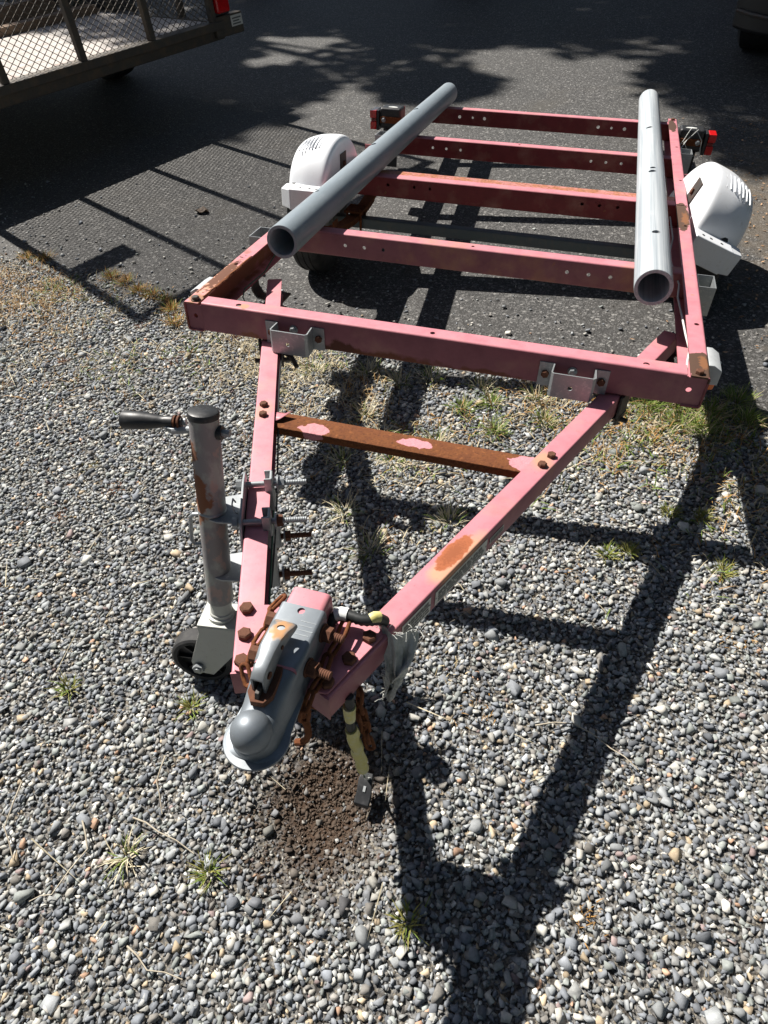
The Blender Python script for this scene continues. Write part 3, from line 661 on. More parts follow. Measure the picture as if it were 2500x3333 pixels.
# mounting bracket: plate on the beam's outer face, two tabs round the tube
yb = -.60; pb = Vector((bx_left(yb), yb, 0)); on = -nL
def bp(a, o, z): return pb + dL * a + on * o + Vector((0, 0, z))
mb = MB(); mb.prism([bp(-.095, .0015, -.050), bp(-.060, .0015, -.045), bp(.035, .0015, -.055), bp(.055, .0015, -.085), bp(.050, .0015, -.19), bp(.025, .0015, -.225), bp(-.055, .0015, -.22), bp(-.095, .0015, -.10)], on * .004)
mb.build('mount_plate', 'galvanized', jack, bevel=.0008)
ja = (jp(.20) - pb).dot(dL)
jo = (jp(.20) - pb).dot(on)
mb = MB()
for zz in (-.072, -.198):
    t_ = (zz - JB.z) / JA.z; c = jp(t_); a0 = (c - pb).dot(dL); o0 = (c - pb).dot(on); 
    poly = [bp(a0 - .040, .0056, zz), bp(a0 + .040, .0056, zz), bp(a0 + .032, o0 - .01, zz)]
    for k in range(1, 8): a = k / 8 * pi; poly.append(bp(a0 + .028 * cos(a), o0 + .006 * sin(a), zz))
    poly.append(bp(a0 - .032, o0 - .01, zz)); mb.prism(poly, (0, 0, -.004))
mb.obox(bp(ja - .02, .008, -.202), bp(ja - .02, .008, -.074), dL, on, .055, .0045)
mb.build('swivel_bracket', 'galvanized', jack, bevel=.0008)
c = jp((-.072 - JB.z) / JA.z); MB().lathe(c, JA, [(.0246, 0), (.0258, .0), (.0254, .003), (.0246, .004)], 30).build('weld_collar', 'galvanized', jack)
pl = jp(.185) - Vector((.024, 0, 0)); MB().tube([pl + Vector((.004, 0, .006)), pl + Vector((-.012, -.004, .004)), pl + Vector((-.018, -.006, -.002)), pl + Vector((-.018, -.018, -.048)), pl + Vector((-.012, -.02, -.055)), pl + Vector((.004, -.016, -.054))], .0038, 8).build('pull_pin', 'galvanized', jack)
MB().tube([bp(-.01, .013, -.048), bp(-.008, .016, -.038), bp(.004, .017, -.040), bp(.010, .014, -.054), bp(.004, .010, -.062)], .0015, 6).build('hairpin_clip', 'galvanized', jack)
# clamp bolts and inner bars
ed = nL
for k, (aa, top) in enumerate(((-.082, 'galvanized'), (.020, 'galvanized'))):
    for zz, m, nutm in ((-.069, top, 'galvanized' if k == 0 else 'rust_bolt'), (-.205, 'rust_bolt', 'rust_bolt')):
        p = bp(aa, .010, zz); mb = MB()
        u = ed.orthogonal().normalized(); v = ed.cross(u)
        mb.prism([p - ed * .009 + (u * cos(j * pi / 3) + v * sin(j * pi / 3)) * .0105 for j in range(6)], ed * .009)
        mb.cyl(p, p + ed * .066, .0055, 14)
        mb.build('clamp_bolt', m, jack)
        q = p + ed * .066; kN = 34; mb = MB(); mb.tube([q + ed * (.052 * i / kN) for i in range(kN + 1)], .0055, 12, rfun=lambda i: .0055 if i % 2 else .0047); mb.build('bolt_thread', m, jack)
        MB().prism([q + ed * .001 + (u * cos(j * pi / 3) + v * sin(j * pi / 3)) * .0105 for j in range(6)], ed * .010).build('nut', nutm, jack)
        MB().cyl(q - ed * .002, q + ed * .0008, .0155, 20).build('washer', 'galvanized', jack)
    c0 = bp(aa, .010, -.052) + ed * .055; mb = MB()
    mb.obox(c0 + Vector((0, 0, .004)), c0 + Vector((0, 0, -.172)), dL, ed, .024, .005)
    mb.obox(c0 + dL * .012 - ed * .006 + Vector((0, 0, .004)), c0 + dL * .012 - ed * .006 + Vector((0, 0, -.172)), dL, ed, .004, .014)
    mb.obox(c0 - dL * .012 - ed * .006 + Vector((0, 0, .004)), c0 - dL * .012 - ed * .006 + Vector((0, 0, -.172)), dL, ed, .004, .014)
    mb.build('clamp_bar', 'galvanized', jack, bevel=.0015)
# caster wheel and fork
WC = Vector((.322, -.661, -.443)); WA = Vector((.16, -.985, .05)).normalized(); WR = .066
fz = jp(-.046)
wx = Vector((0, 0, 1)).cross(WA).normalized(); wz = WA.cross(wx)
if wz.z < 0: wz = -wz
mb = MB()
for s in (-1, 1):
    b0 = WA * (s * .029)
    loc = [fz + b0 - wx * .040, fz + b0 + wx * .040]
    cpt = WC + b0
    lft, rgt = (loc if loc[0].x < loc[1].x else loc[::-1])
    poly = [lft, rgt, rgt - wz * .055, cpt + Vector((.030, 0, -.016)), cpt + Vector((.004, 0, -.019)), cpt + Vector((-.014, 0, -.010)), cpt + Vector((-.016, 0, .012)), lft - wz * .02]
    mb.prism(poly, WA * (.0035 * s))
mb.prism([fz + WA * -.0325 - wx * .040, fz + WA * .0325 - wx * .040, fz + WA * .0325 + wx * .040, fz + WA * -.0325 + wx * .040], JA * .004)
mb.build('caster_fork', 'white_metal', jack, bevel=.0012)
cast = MB().lathe(WC, WA, [(.0, .010), (.020, .012), (.022, .006), (.052, .004), (.053, .017), (.053, -.017), (.052, -.004), (.022, -.006), (.02, -.012), (0, -.012)], 36, False)
for k in range(8):
    a = k / 8 * 2 * pi; rd = wx * cos(a) + wz * sin(a); cast.obox(WC + rd * .020, WC + rd * .053, WA, rd.cross(WA), .026, .003)
cast.build('caster_hub', 'black_plastic', jack, bevel=0)
MB().lathe(WC, WA, [(.052, .019), (.060, .0195), (.0645, .016), (.066, .008), (.066, -.008), (.0645, -.016), (.060, -.0195), (.052, -.019)], 48).build('caster_tyre', 'rubber', jack)
mb = MB().cyl(WC - WA * .042, WC + WA * .044, .0065, 14); mb.cyl(WC + WA * .033, WC + WA * .041, .0125, 6); mb.cyl(WC - WA * .041, WC - WA * .033, .0125, 6); mb.build('caster_axle', 'galvanized', jack)

# --- axle, springs, wheels
AY = 1.15; AZ = -.172
MB().box((-.03, AY - .019, AZ - .019), (W + .03, AY + .019, AZ + .019)).build('axle', 'axle_paint', T, bevel=.005, seg=3)
for xs_ in (.06, W - .06):
    mb = MB()
    for k, hl in enumerate((.30, .24, .17)):
        pts = [(xs_, AY + hl * s / 6, -.100 - .045 * (1 - (hl * s / 6 / .30) ** 2) - .0065 * k) for s in range(-6, 7)]
        for i in range(12): mb.obox(pts[i], pts[i + 1], (1, 0, 0), (0, 0, 1), .042, .006)
    for yy in (-.028, .028): mb.tube([(xs_ - .026, AY + yy, -.12), (xs_ - .026, AY + yy, AZ - .03), (xs_ + .026, AY + yy, AZ - .03), (xs_ + .026, AY + yy, -.12)], .005, 8)
    mb.box((xs_ - .035, AY - .04, -.132), (xs_ + .035, AY + .04, -.124))
    for yy in (-.30, .30): mb.box((xs_ - .028, AY + yy - .02, -.115), (xs_ - .023, AY + yy + .02, -.072)); mb.box((xs_ + .023, AY + yy - .02, -.115), (xs_ + .028, AY + yy + .02, -.072)); mb.cyl((xs_ - .034, AY + yy, -.10), (xs_ + .034, AY + yy, -.10), .007, 10)
    mb.build('leaf_spring', 'rust', T)
def wheel(x, s, flat):
    c = Vector((x, AY, AZ))
    rim = MB().lathe(c, (1, 0, 0), [(0, .015 * s), (.05, .015 * s), (.07, .0), (.098, -.01 * s), (.100, .045), (.108, .05), (.108, .045), (.094, .03), (.094, -.03), (.108, -.045), (.108, -.05), (.1, -.045), (.098, -.012 * s), (0, .005 * s)], 40, False).build('wheel', 'white_metal', T)
    prof = [(.104, -.044), (.120, -.054), (.155, -.060), (.182, -.055), (.195, -.045), (.2, -.030), (.196, -.027), (.196, -.023), (.2, -.020), (.2, -.004), (.196, -.002), (.196, .002), (.2, .004), (.2, .02), (.196, .023), (.196, .027), (.2, .03), (.195, .045), (.182, .055), (.155, .06), (.12, .054), (.104, .044)]
    if flat: prof = [(.104 + (r_ - .104) * .45, a_ * 1.05) for r_, a_ in prof]     # collapsed sidewalls
    mb = MB().lathe(c, (1, 0, 0), prof, 56)
    for v in mb.bm.verts:      # the tyre is pressed flat where it meets the ground
        w_ = TM @ v.co
        if w_.z < .002:
            d = .002 - w_.z; w_.z = .002; q = TMI @ w_; q.x += (1 if q.x > c.x else -1) * d * .28; v.co = q
    mb.build('tyre', 'rubber', rim)
    for k in range(4): a = k * pi / 2 + .4; bolt(HEX_GAL, c + Vector((.006 * s + .004 * s, .055 * cos(a), .055 * sin(a))), (s, 0, 0), rim)
wheel(-.095, -1, False); wheel(W + .080, 1, True)

# --- fenders (local: u outward from the rail, y along, z up)
def fender(mtx, label):
    FWD = .158
    P = [(1.002, -.085), (1.004, -.045), (1.012, -.012), (1.03, .025), (1.06, .060), (1.10, .086), (1.15, .101), (1.21, .105), (1.27, .096), (1.325, .070), (1.37, .032), (1.40, -.012), (1.413, -.055), (1.416, -.085)]
    cen = Vector((0, 1.205, -.16)); rings = []
    for (y, z) in P:
        inw = (Vector((0, y, z)) - cen).normalized(); sk = .05
        def q(u, d): return (u, y - inw.y * d, z - inw.z * d)
        drop = .030
        rings.append([q(.0, .14), q(.0, sk), q(.0, .022), q(.003, .009), q(.012, .001), q(.028, 0), q(.06, .001), q(.085, .003), q(.105, .008), q(.128, .015), q(.143, .022), q(.153, .032), q(.158, .048), q(.158, sk + .045)])
    mb = MB(); mb.loft(rings, cap=False, closed_ring=False)
    me = mb.mesh('fender', 50); o = link('fender', me, 'fender_plastic', T)
    so_ = o.modifiers.new('solid', 'SOLIDIFY'); so_.thickness = .004; so_.offset = -1
    su = o.modifiers.new('sub', 'SUBSURF'); su.levels = 2; su.render_levels = 2
    o.matrix_local = mtx; o['label'] = label
    b = MB().loft([[(.002, .955, -.090), (.002, .960, -.020), (.002, 1.03, -.018), (.002, 1.03, -.092)], [(.122, .953, -.090), (.122, .958, -.020), (.122, 1.03, -.018), (.122, 1.03, -.092)]]).build('step_block', 'fender_plastic', o, bevel=.004, seg=3)
    for u in (.025, .05, .085): MB().cyl((u, .982, -.0196), (u, .982, -.0186), .0045, 14).build('screw_hole', 'hole_dark', b)
    MB().loft([[(.1222, .958, -.089), (.1222, .963, -.023), (.1222, 1.03, -.021), (.1222, 1.03, -.091)], [(.160, .978, -.088), (.160, .983, -.026), (.160, 1.035, -.024), (.160, 1.035, -.09)]]).build('step_corner', 'fender_plastic', o, bevel=.004, seg=3)
    for k in range(7):
        u = .040 + k * .0135; d = .0 if u < .085 else (u - .085) * .28
        mb = MB()
        pts = [(u, 1.105 - .004 * k, .0868 - d), (u, 1.13 - .004 * k, .0948 - d), (u, 1.155 - .004 * k, .1005 - d), (u, 1.185 - .004 * k, .1035 - d)]
        mb.tube([(a_, b_, c_ - .0035) for a_, b_, c_ in pts], .0026, 8); mb.build('rib', 'fender_plastic', o)
    # fixing plate on the rail side
    mb = MB().box((-.004, 1.17, -.02), (-.001, 1.23, .05)); mb.build('fixing_plate', 'dark_steel', o)
    bolt(HEX_RUST, (-.004, 1.20, .015), (-1, 0, 0), o)
    return o
fender(Matrix.Translation((-.006, 0, 0)) @ Matrix.Diagonal((-1, 1, 1, 1)), 'upright white plastic fender on the left side')
piv = Vector((0, 1.15, 0))
_rv = Vector((.03, .36, .10)); FR = Matrix.Translation((1.238, 1.19, -.006)) @ Quaternion(_rv.normalized(), _rv.length).to_matrix().to_4x4() @ Matrix.Scale(1.12, 4) @ Matrix.Translation(-piv)
fender(FR, 'white plastic fender on the right side, knocked askew and tipped outward')

# --- tail lights
def tail_light(s, x0, y0, z0):
    def X(a): return x0 + s * a
    def bx3(mb, a0, a1, y_0, y_1, z_0, z_1): return mb.box((min(X(a0), X(a1)), y_0, z_0), (max(X(a0), X(a1)), y_1, z_1))
    h = bx3(MB(), 0, .108, y0, y0 + .085, z0 - .09, z0).build('tail_light', 'black_plastic', T, bevel=.012, seg=4)
    bx3(MB(), .110, .124, y0 - .002, y0 + .083, z0 - .098, z0 - .012).build('lamp_backing', 'black_plastic', h, bevel=.002)
    bx3(MB(), .125, .157, y0 - .004, y0 + .08, z0 - .047, z0 - .014).build('side_lens', 'red_lens', h, bevel=.003)
    bx3(MB(), .125, .150, y0 - .002, y0 + .08, z0 - .060, z0 - .048).build('lens_band', 'red_lens_dark', h)
    bx3(MB(), .125, .155, y0 - .004, y0 + .08, z0 - .096, z0 - .061).build('side_lens', 'red_lens', h, bevel=.003)
    bx3(MB(), .004, .104, y0 + .0855, y0 + .096, z0 - .084, z0 - .006).build('rear_lens', 'red_lens', h, bevel=.004)
    br = bx3(MB(), -.02, .104, y0 - .008, y0 - .003, z0 - .064, z0 - .036).build('lamp_bracket', 'rust', h, bevel=.001)
    bolt(HEX_GAL, (X(.085), y0 - .0085, z0 - .050), (0, -1, 0), br)
    bx3(MB(), .02, .09, y0 + .005, y0 + .012, z0 - .26, z0 - .09).build('plate_bracket', 'black_plastic', h)
    mb = MB(); mb.loft([[(X(.02), y0 + .02, z0 + .0006), (X(.03), y0 + .035, z0 + .0006), (X(.05), y0 + .04, z0 + .0006), (X(.07), y0 + .03, z0 + .0006), (X(.068), y0 + .018, z0 + .0006), (X(.04), y0 + .014, z0 + .0006)], [(X(.02), y0 + .02, z0 + .001), (X(.03), y0 + .035, z0 + .001), (X(.05), y0 + .04, z0 + .001), (X(.07), y0 + .03, z0 + .001), (X(.068), y0 + .018, z0 + .001), (X(.04), y0 + .014, z0 + .001)]])
    mb.build('paint_blotch', 'cable_white', h)
    return h
tR = tail_light(1, 1.226, 2.19, .010); tL = tail_light(-1, -.055, 2.19, .006)
mb = MB()
for pts in ([(1.235, 2.16, -.055), (1.25, 2.172, -.03), (1.262, 2.178, .0), (1.27, 2.19, .013)], [(1.25, 2.172, -.045), (1.28, 2.175, -.01), (1.30, 2.185, .012)], [(1.255, 2.17, -.04), (1.29, 2.165, -.09), (1.33, 2.17, -.088), (1.325, 2.178, -.03), (1.29, 2.185, .012)], [(1.262, 2.17, -.03), (1.24, 2.13, -.06), (1.232, 2.08, -.05)]):
    mb.tube(pts, .0016, 6)
mb.build('loose_wires', 'cable_white', tR)
# --- amber side markers at the front corners
for s, x in ((1, W + .001), (-1, -.001)):
    y0, y1 = (.062, .148) if s > 0 else (.082, .160)
    prof = [(0, -.005), (.012, -.005), (.030, -.016), (.030, -.050), (0, -.052)]
    o = MB().prism([(x + s * a, y0, z) for a, z in prof], (0, y1 - y0, 0)).build('side_marker', 'lamp_grey', T, bevel=.002)
    MB().prism([(x + s * a, y0 + .008, z) for a, z in [(.005, -.0525), (.028, -.0505), (.026, -.066), (.008, -.070)]], (0, y1 - y0 - .016, 0)).build('amber_lens', 'amber_lens', o, bevel=.002)
# --- data plates on the right beam's outer face
on2 = -nR
def lab(y0, y1, z0, z1, rows, name='data_plate'):
    p0 = Vector((bx_right(y0), y0, 0)) + on2 * .0006; p1 = Vector((bx_right(y1), y1, 0)) + on2 * .0006
    o = MB().prism([p0 + Vector((0, 0, z0)), p1 + Vector((0, 0, z0)), p1 + Vector((0, 0, z1)), p0 + Vector((0, 0, z1))], on2 * .0008).build(name, 'label_plate', T)
    mb = MB(); n = rows; q0 = p0 + on2 * .0009; q1 = p1 + on2 * .0009
    for k in range(n):
        zz = z1 - (z1 - z0) * (.14 + .76 * (k + .5) / n); t0 = .05
        while t0 < .9:
            t1 = min(t0 + random.uniform(.03, .16), .95)
            a_ = q0.lerp(q1, t0); b_ = q0.lerp(q1, t1); hh = (z1 - z0) * .24 / n * (1.5 if k == 0 else 1)
            mb.prism([a_ + Vector((0, 0, zz - hh)), b_ + Vector((0, 0, zz - hh)), b_ + Vector((0, 0, zz + hh)), a_ + Vector((0, 0, zz + hh))], on2 * .0002); t0 = t1 + random.uniform(.012, .03)
    mb.build('print', 'label_print', o); 
    for t in (.02, .98): bolt(SMALLRIV, q0.lerp(q1, t) + Vector((0, 0, (z0 + z1) / 2)), on2, o, name='rivet')
SMALLRIV = MB().sphere((0, 0, 0), .002, 8, 6, (1, 1, .5)).mesh('rivet', 60); SMALLRIV.materials.append(MATS['galvanized'])
lab(-.660, -.515, -.120, -.088, 5); lab(-.505, -.462, -.110, -.096, 1); lab(-.742, -.672, -.122, -.086, 4)

# --- wiring: conduit over the plate, taped lead to the ground plug, loose wires along the frame
def corrug(pts, r, name, m, par, step=.003):
    pts = [Vector(p) for p in pts]
    # resample
    out = []
    for i in range(len(pts) - 1):
        n = max(2, int((pts[i + 1] - pts[i]).length / step))
        for k in range(n): out.append(pts[i].lerp(pts[i + 1], k / n))
    out.append(pts[-1])
    for _ in range(3): out = [out[0]] + [(out[i - 1] + out[i] * 2 + out[i + 1]) / 4 for i in range(1, len(out) - 1)] + [out[-1]]
    return MB().tube(out, r, 12, rfun=lambda i: r if i % 2 else r * .84).build(name, m, par, smooth=70)
har = corrug([(.667, -.800, -.066), (.668, -.786, -.052), (.678, -.775, -.046), (.695, -.775, -.046), (.712, -.777, -.047), (.726, -.772, -.048), (.733, -.762, -.054), (.738, -.752, -.07)], .0092, 'wiring_conduit', 'cable_dark', T)
MB().tube([(.6715, -.779, -.048), (.680, -.7748, -.0458), (.690, -.7748, -.0456)], .0104, 14).build('tape_wrap', 'tape_white', har)
MB().tube([(.724, -.772, -.046), (.729, -.768, -.044), (.734, -.764, -.047)], .0085, 12).build('tape_wrap', 'tape_yellow', har)
lead = corrug([(.718, -.858, -.118), (.719, -.860, -.14), (.7175, -.860, -.17), (.719, -.860, -.205), (.722, -.858, -.25), (.727, -.852, -.30), (.731, -.845, -.35)], .0075, 'plug_lead', 'cable_dark', T)
MB().tube([(.7182, -.860, -.142), (.7178, -.860, -.165), (.7185, -.860, -.178)], .0096, 12, rfun=lambda i: .0098 - .0008 * i).build('tape_wrap', 'tape_yellow', lead)
def wr(i): return .0098 + .0006 * (i % 2)
MB().tube([Vector((.719, -.860, -.205)).lerp(Vector((.731, -.845, -.352)), k / 9) + Vector((.002 * sin(k * 2.1), 0, 0)) for k in range(10)], .0085, 12, rfun=wr).build('tape_wrap', 'tape_yellow', lead)
mb = MB()
for k in range(3): mb.tube([(.731, -.845, -.350), (.7315 + .003 * k, -.838, -.385), (.732 - .002 * k, -.825, -.43), (.726 + .003 * k, -.806, -.462)], .0016, 6)
mb.build('wire_strands', 'cable_white', lead)
MB().tube([(.731, -.843, -.352), (.728, -.832, -.41), (.722, -.806, -.462)], .0014, 6).build('wire_strands', 'cable_green', lead)
pq = TMI @ Vector((.695, -.842, .022))
plug = MB().loft([[(.713, -.800, -.474), (.735, -.800, -.474), (.735, -.800, -.455), (.713, -.800, -.455)], [(.711, -.815, -.478), (.737, -.815, -.478), (.737, -.815, -.456), (.711, -.815, -.456)], [(.713, -.833, -.485), (.741, -.833, -.485), (.741, -.833, -.468), (.713, -.833, -.468)], [(.713, -.852, -.489), (.741, -.852, -.489), (.741, -.852, -.476), (.713, -.852, -.476)]]).build('plug', 'black_plastic', lead, bevel=.002)
MB().prism([(.724, -.824, -.461), (.7285, -.824, -.461), (.7285, -.832, -.4665), (.724, -.832, -.4665)], (0, -.0005, .0006)).build('plug_mark', 'lamp_grey', lead)
MB().tube([(1.176, .02, -.012), (1.176, .06, -.004), (1.184, .12, -.006), (1.180, .2, -.010), (1.176, .3, -.012), (1.170, .42, -.015), (1.178, .52, -.02), (1.172, .62, -.03), (1.160, .75, -.03), (1.174, .9, -.03), (1.170, 1.1, -.03)], .0024, 8).build('rail_wire', 'cable_white', T)
MB().tube([(.06, .10, -.068), (.10, .13, -.06), (.075, .16, -.05), (.05, .22, -.055), (.05, .35, -.06), (.03, .5, -.05)], .0018, 6).build('rail_wire', 'cable_green', T)
MB().tube([Vector((bx_left(y) + .052, y, -.10 - .02 * sin(y * 9))) for y in np.linspace(.0, -.72, 14)], .0018, 6).build('tongue_wire', 'cable_dark', T)
MB().tube([Vector((bx_left(y) + .050, y, -.095)) for y in np.linspace(-.55, -.80, 8)], .0018, 6).build('tongue_wire', 'cable_green', T)
# --- rag tied round the right beam
mb = MB(); rows = []
base = [(.727, -.757, -.066), (.744, -.766, -.063), (.757, -.775, -.066), (.770, -.766, -.068), (.783, -.752, -.070), (.790, -.744, -.085)]
for j in range(13):
    t = j / 12; row = []
    for i in range(25):
        a = i / 24 * 5; k = min(int(a), 4); p = Vector(base[k]).lerp(Vector(base[k + 1]), a - k)
        tgt = Vector((.750 + .020 * (i / 24), -.786 - .012 * sin(i * .7), -.078 - .125 * min(1, .45 + .8 * sin(pi * min(1, (i + 3) / 24)))))
        q = p.lerp(tgt, t ** .8) + Vector((.012, -.012, 0)) * sin(t * pi) * .9
        amp = (.2 + .8 * t) * .0055
        q += Vector((sin(i * 1.9 + t * 5) + .6 * sin(i * 4.3 - t * 7), cos(i * 1.4 + t * 6) + .5 * sin(i * 3.7 + t * 9), sin(i * 2.7 + t * 8))) * amp
        q += Vector((random.uniform(-1, 1), random.uniform(-1, 1), random.uniform(-1, 1))) * .0018
        row.append(q)
    rows.append(row)
mb.loft(rows, cap=False, closed_ring=False); o = mb.build('rag', 'rag_cloth', T, smooth=80)
o.modifiers.new('s', 'SOLIDIFY').thickness = .0012; su = o.modifiers.new('ss', 'SUBSURF'); su.levels = su.render_levels = 1
mb = MB()
for k in range(110):
    p = Vector(random.choice(random.choice([rows[0], rows[-1], rows[-1], [r[0] for r in rows], [r[-1] for r in rows]])))
    d = Vector((random.gauss(0, 1), random.gauss(0, 1), random.gauss(-.2, 1))).normalized() * random.uniform(.006, .018); mb.tube([p, p + d * .5 + Vector((0, 0, .002)), p + d], .0004, 4)
mb.build('frayed_threads', 'rag_cloth', o)['kind'] = 'stuff'

# ------------------------------------------------------------------ PVC pipes lying on the crossbars
def pipe(x, y0, y1, m, holes, label, dx=0.0):
    R_ = .0445; L = y1 - y0
    o = MB().lathe((0, 0, 0), (0, 1, 0), [(R_, .001), (R_, L - .001), (R_ - .001, L), (R_ - .0085, L), (R_ - .009, L - .001), (R_ - .009, .001), (R_ - .0085, 0), (R_ - .001, 0)], 64).build('pvc_pipe', m)
    o.matrix_world = TM @ Matrix.Translation((x, y0, R_ + .0005)) @ Matrix.Rotation(-dx / L, 4, 'Z')
    mb = MB()
    for (yy, rr, xx) in holes: mb.cyl((xx, yy - y0, .025), (xx, yy - y0, .06), rr * 1.4, 20)
    me = mb.mesh('cutter'); k = bpy.data.objects.new('cutter', me); C.objects.link(k); k.matrix_world = o.matrix_world
    md = o.modifiers.new('b', 'BOOLEAN'); md.object = k; md.solver = 'EXACT'
    new = bpy.data.meshes.new_from_object(o.evaluated_get(bpy.context.evaluated_depsgraph_get())); o.modifiers.clear(); o.data = new
    new.set_sharp_from_angle(angle=radians(30))
    bpy.data.objects.remove(k); tag(o, label, 'pipe', 'pipes lying on the trailer frame'); return o
pipe(.129, .318, 2.417, 'pvc_dark', [(.625, .0045, -.012), (1.195, .009, -.014), (1.80, .008, -.010)], 'darker blue-grey plastic pipe lying across the trailer crossbars near the upright fender', -.003)
pipe(1.094, .314, 2.57, 'pvc_light', [(.575, .008, -.002), (1.155, .009, -.006), (1.195, .007, -.004), (1.78, .0085, -.012)], 'paler streaked grey plastic pipe lying across the trailer crossbars near the tipped fender', -.014)

# ------------------------------------------------------------------ utility trailer with mesh ramp gate
mat('trailer_steel', (.075, .066, .055), .7, .2, [dict(scale=18, lo=.45, hi=.7, color=(.13, .095, .06), amt=.8), dict(scale=90, lo=.55, hi=.75, color=(.05, .04, .032), amt=.8)], bump=[('n', 120, .2, .001)])
mat('deck_wood', (.50, .47, .44), .85, 0, [dict(scale=20, lo=.4, hi=.7, color=(.40, .36, .33), stretch=(.12, 1, 1)), dict(scale=8, lo=.55, hi=.72, color=(.36, .24, .20), amt=.6), dict(scale=70, lo=.6, hi=.75, color=(.20, .15, .12), amt=.6, stretch=(.3, 1, 1))], bump=[('n', 80, .3, .002)], spec=.2)
mat('old_wood', (.17, .12, .085), .85, 0, [dict(scale=20, lo=.4, hi=.7, color=(.25, .18, .13), stretch=(.12, 1, 1))], bump=[('n', 80, .3, .002)], spec=.2)
mat('sticker_white', (.6, .6, .56), .5)
UX = Vector((.3903, .9207, 0)); UY = Vector((-.9207, .3903, 0)); UO = Vector((-2.22, 1.44, 0))
UM = Matrix(((UX.x, UY.x, 0, UO.x), (UX.y, UY.y, 0, UO.y), (0, 0, 1, 0), (0, 0, 0, 1)))
U = empty('utility_trailer', UM)
tag(U, 'weathered utility trailer with a wooden deck and a tall steel mesh ramp gate', 'trailer')
A0, A1, ZD, LN = -.14, 1.90, .470, 3.6
MB().box((A0, .0, .372), (A1, .055, ZD - .045)).build('rear_beam', 'trailer_steel', U, bevel=.006)
MB().box((A0 + .02, -.035, ZD - .044), (A1 - .01, .06, ZD - .001)).build('gate_sill', 'trailer_steel', U, bevel=.004)
MB().box((A0, .056, .372), (A0 + .06, LN, ZD - .002)).build('side_beam', 'trailer_steel', U, bevel=.004); MB().box((A1 - .06, .056, .372), (A1, LN, ZD - .002)).build('side_beam', 'trailer_steel', U, bevel=.004)
MB().box((A0 + .061, LN - .06, .372), (A1 - .061, LN, ZD - .002)).build('front_beam', 'trailer_steel', U, bevel=.004)
for k in range(5): MB().box((A0 + .061, .6 + k * .6, .38), (A1 - .061, .65 + k * .6, .428)).build('floor_joist', 'trailer_steel', U)
npl = 13; pw = (A1 - A0 - .13) / npl
for k in range(npl): MB().box((A0 + .065 + k * pw + .0003, .065, .4285), (A0 + .065 + (k + 1) * pw - .0003, LN - .065, .4285 + .036 + random.uniform(-.002, .002))).build('deck_plank', 'deck_wood', U, bevel=.0015)
def mesh_panel(o_, ux, uy, w, h, name, par, cell=(.046, .034), r=.0022):
    """expanded-metal diamonds: two families of strands clipped to the panel"""
    o_ = Vector(o_); ux = Vector(ux); uy = Vector(uy); mb = MB(); nn = ux.cross(uy).normalized(); k = cell[1] / cell[0]
    for s in (1, -1):
        c = -h / k if s > 0 else 0
        end = w if s > 0 else w + h / k
        while c < end:
            # line x = c + s*(t)/k , y = t
            t0, t1 = 0, h
            if s > 0:
                t0 = max(0, (0 - c) * k); t1 = min(h, (w - c) * k)
            else:
                t0 = max(0, (c - w) * k); t1 = min(h, c * k)
            if t1 - t0 > .01:
                pa = o_ + ux * (c + s * t0 / k) + uy * t0; pb_ = o_ + ux * (c + s * t1 / k) + uy * t1
                mb.obox(pa + nn * (.001 * s), pb_ + nn * (.001 * s), nn, (pb_ - pa).cross(nn), .0028, .0030)
            c += cell[0]
    o = mb.build(name, 'trailer_steel', par, smooth=None); o['kind'] = 'stuff'; return o
GH = 1.62
gate = MB().box((-.022, -.030, ZD), (.022, .010, ZD + GH)).build('gate_post', 'trailer_steel', U, bevel=.003)
for k in range(1, 5): MB().box((k * .455 - .018, -.030, ZD), (k * .455 + .018, .008, ZD + GH)).build('gate_post', 'trailer_steel', U, bevel=.003)
MB().box((-.022, -.030, ZD + GH + .0005), (1.842, .012, ZD + GH + .045)).build('gate_top_rail', 'trailer_steel', U, bevel=.003)
mesh_panel((-.02, .014, ZD + .002), (1, 0, 0), (0, 0, 1), 1.86, GH, 'gate_mesh', U)
for a_ in (A0 + .03, A1 - .03):
    for b_ in (.35, 1.1, 1.85, 2.6, 3.35): MB().box((a_ - .018, b_ - .018, ZD), (a_ + .018, b_ + .018, ZD + .45)).build('side_post', 'trailer_steel', U)
    MB().box((a_ - .02, .3, ZD + .4505), (a_ + .02, LN - .03, ZD + .49)).build('side_rail', 'trailer_steel', U, bevel=.003)
mesh_panel((A0 + .052, .35, ZD + .002), (0, 1, 0), (0, 0, 1), 3.0, .445, 'side_mesh', U, (.06, .045)); mesh_panel((A1 - .052, .35, ZD + .002), (0, 1, 0), (0, 0, 1), 3.0, .445, 'side_mesh', U, (.06, .045))
MB().box((.0, -.034, ZD + .83), (.305, -.0312, ZD + 1.02)).build('licence_plate', 'sticker_white', U)
b_ = MB().box((A1 - .08, -.03, .385), (A1 + .14, .03, ZD + .02)).build('lamp_bracket', 'trailer_steel', U, bevel=.006)
MB().prism([(A1 + .045, -.0315, ZD - .045), (A1 + .135, -.0315, ZD - .045), (A1 + .135, -.0315, ZD + .010), (A1 + .045, -.0315, ZD + .010)], (0, .001, 0)).build('sticker', 'sticker_white', b_)
mb = MB()
for zz, x0, x1 in ((-.006, .055, .125), (-.020, .060, .11), (-.034, .055, .12)): mb.box((A1 + x0, -.0322, ZD + zz - .003), (A1 + x1, -.0318, ZD + zz + .004))
mb.build('sticker_print', 'label_print', b_)
lp = MB().box((A1 - .055, -.05, ZD + .035), (A1 + .045, .0, ZD + .20)).build('tail_lamp', 'red_lens', U, bevel=.012, seg=3)
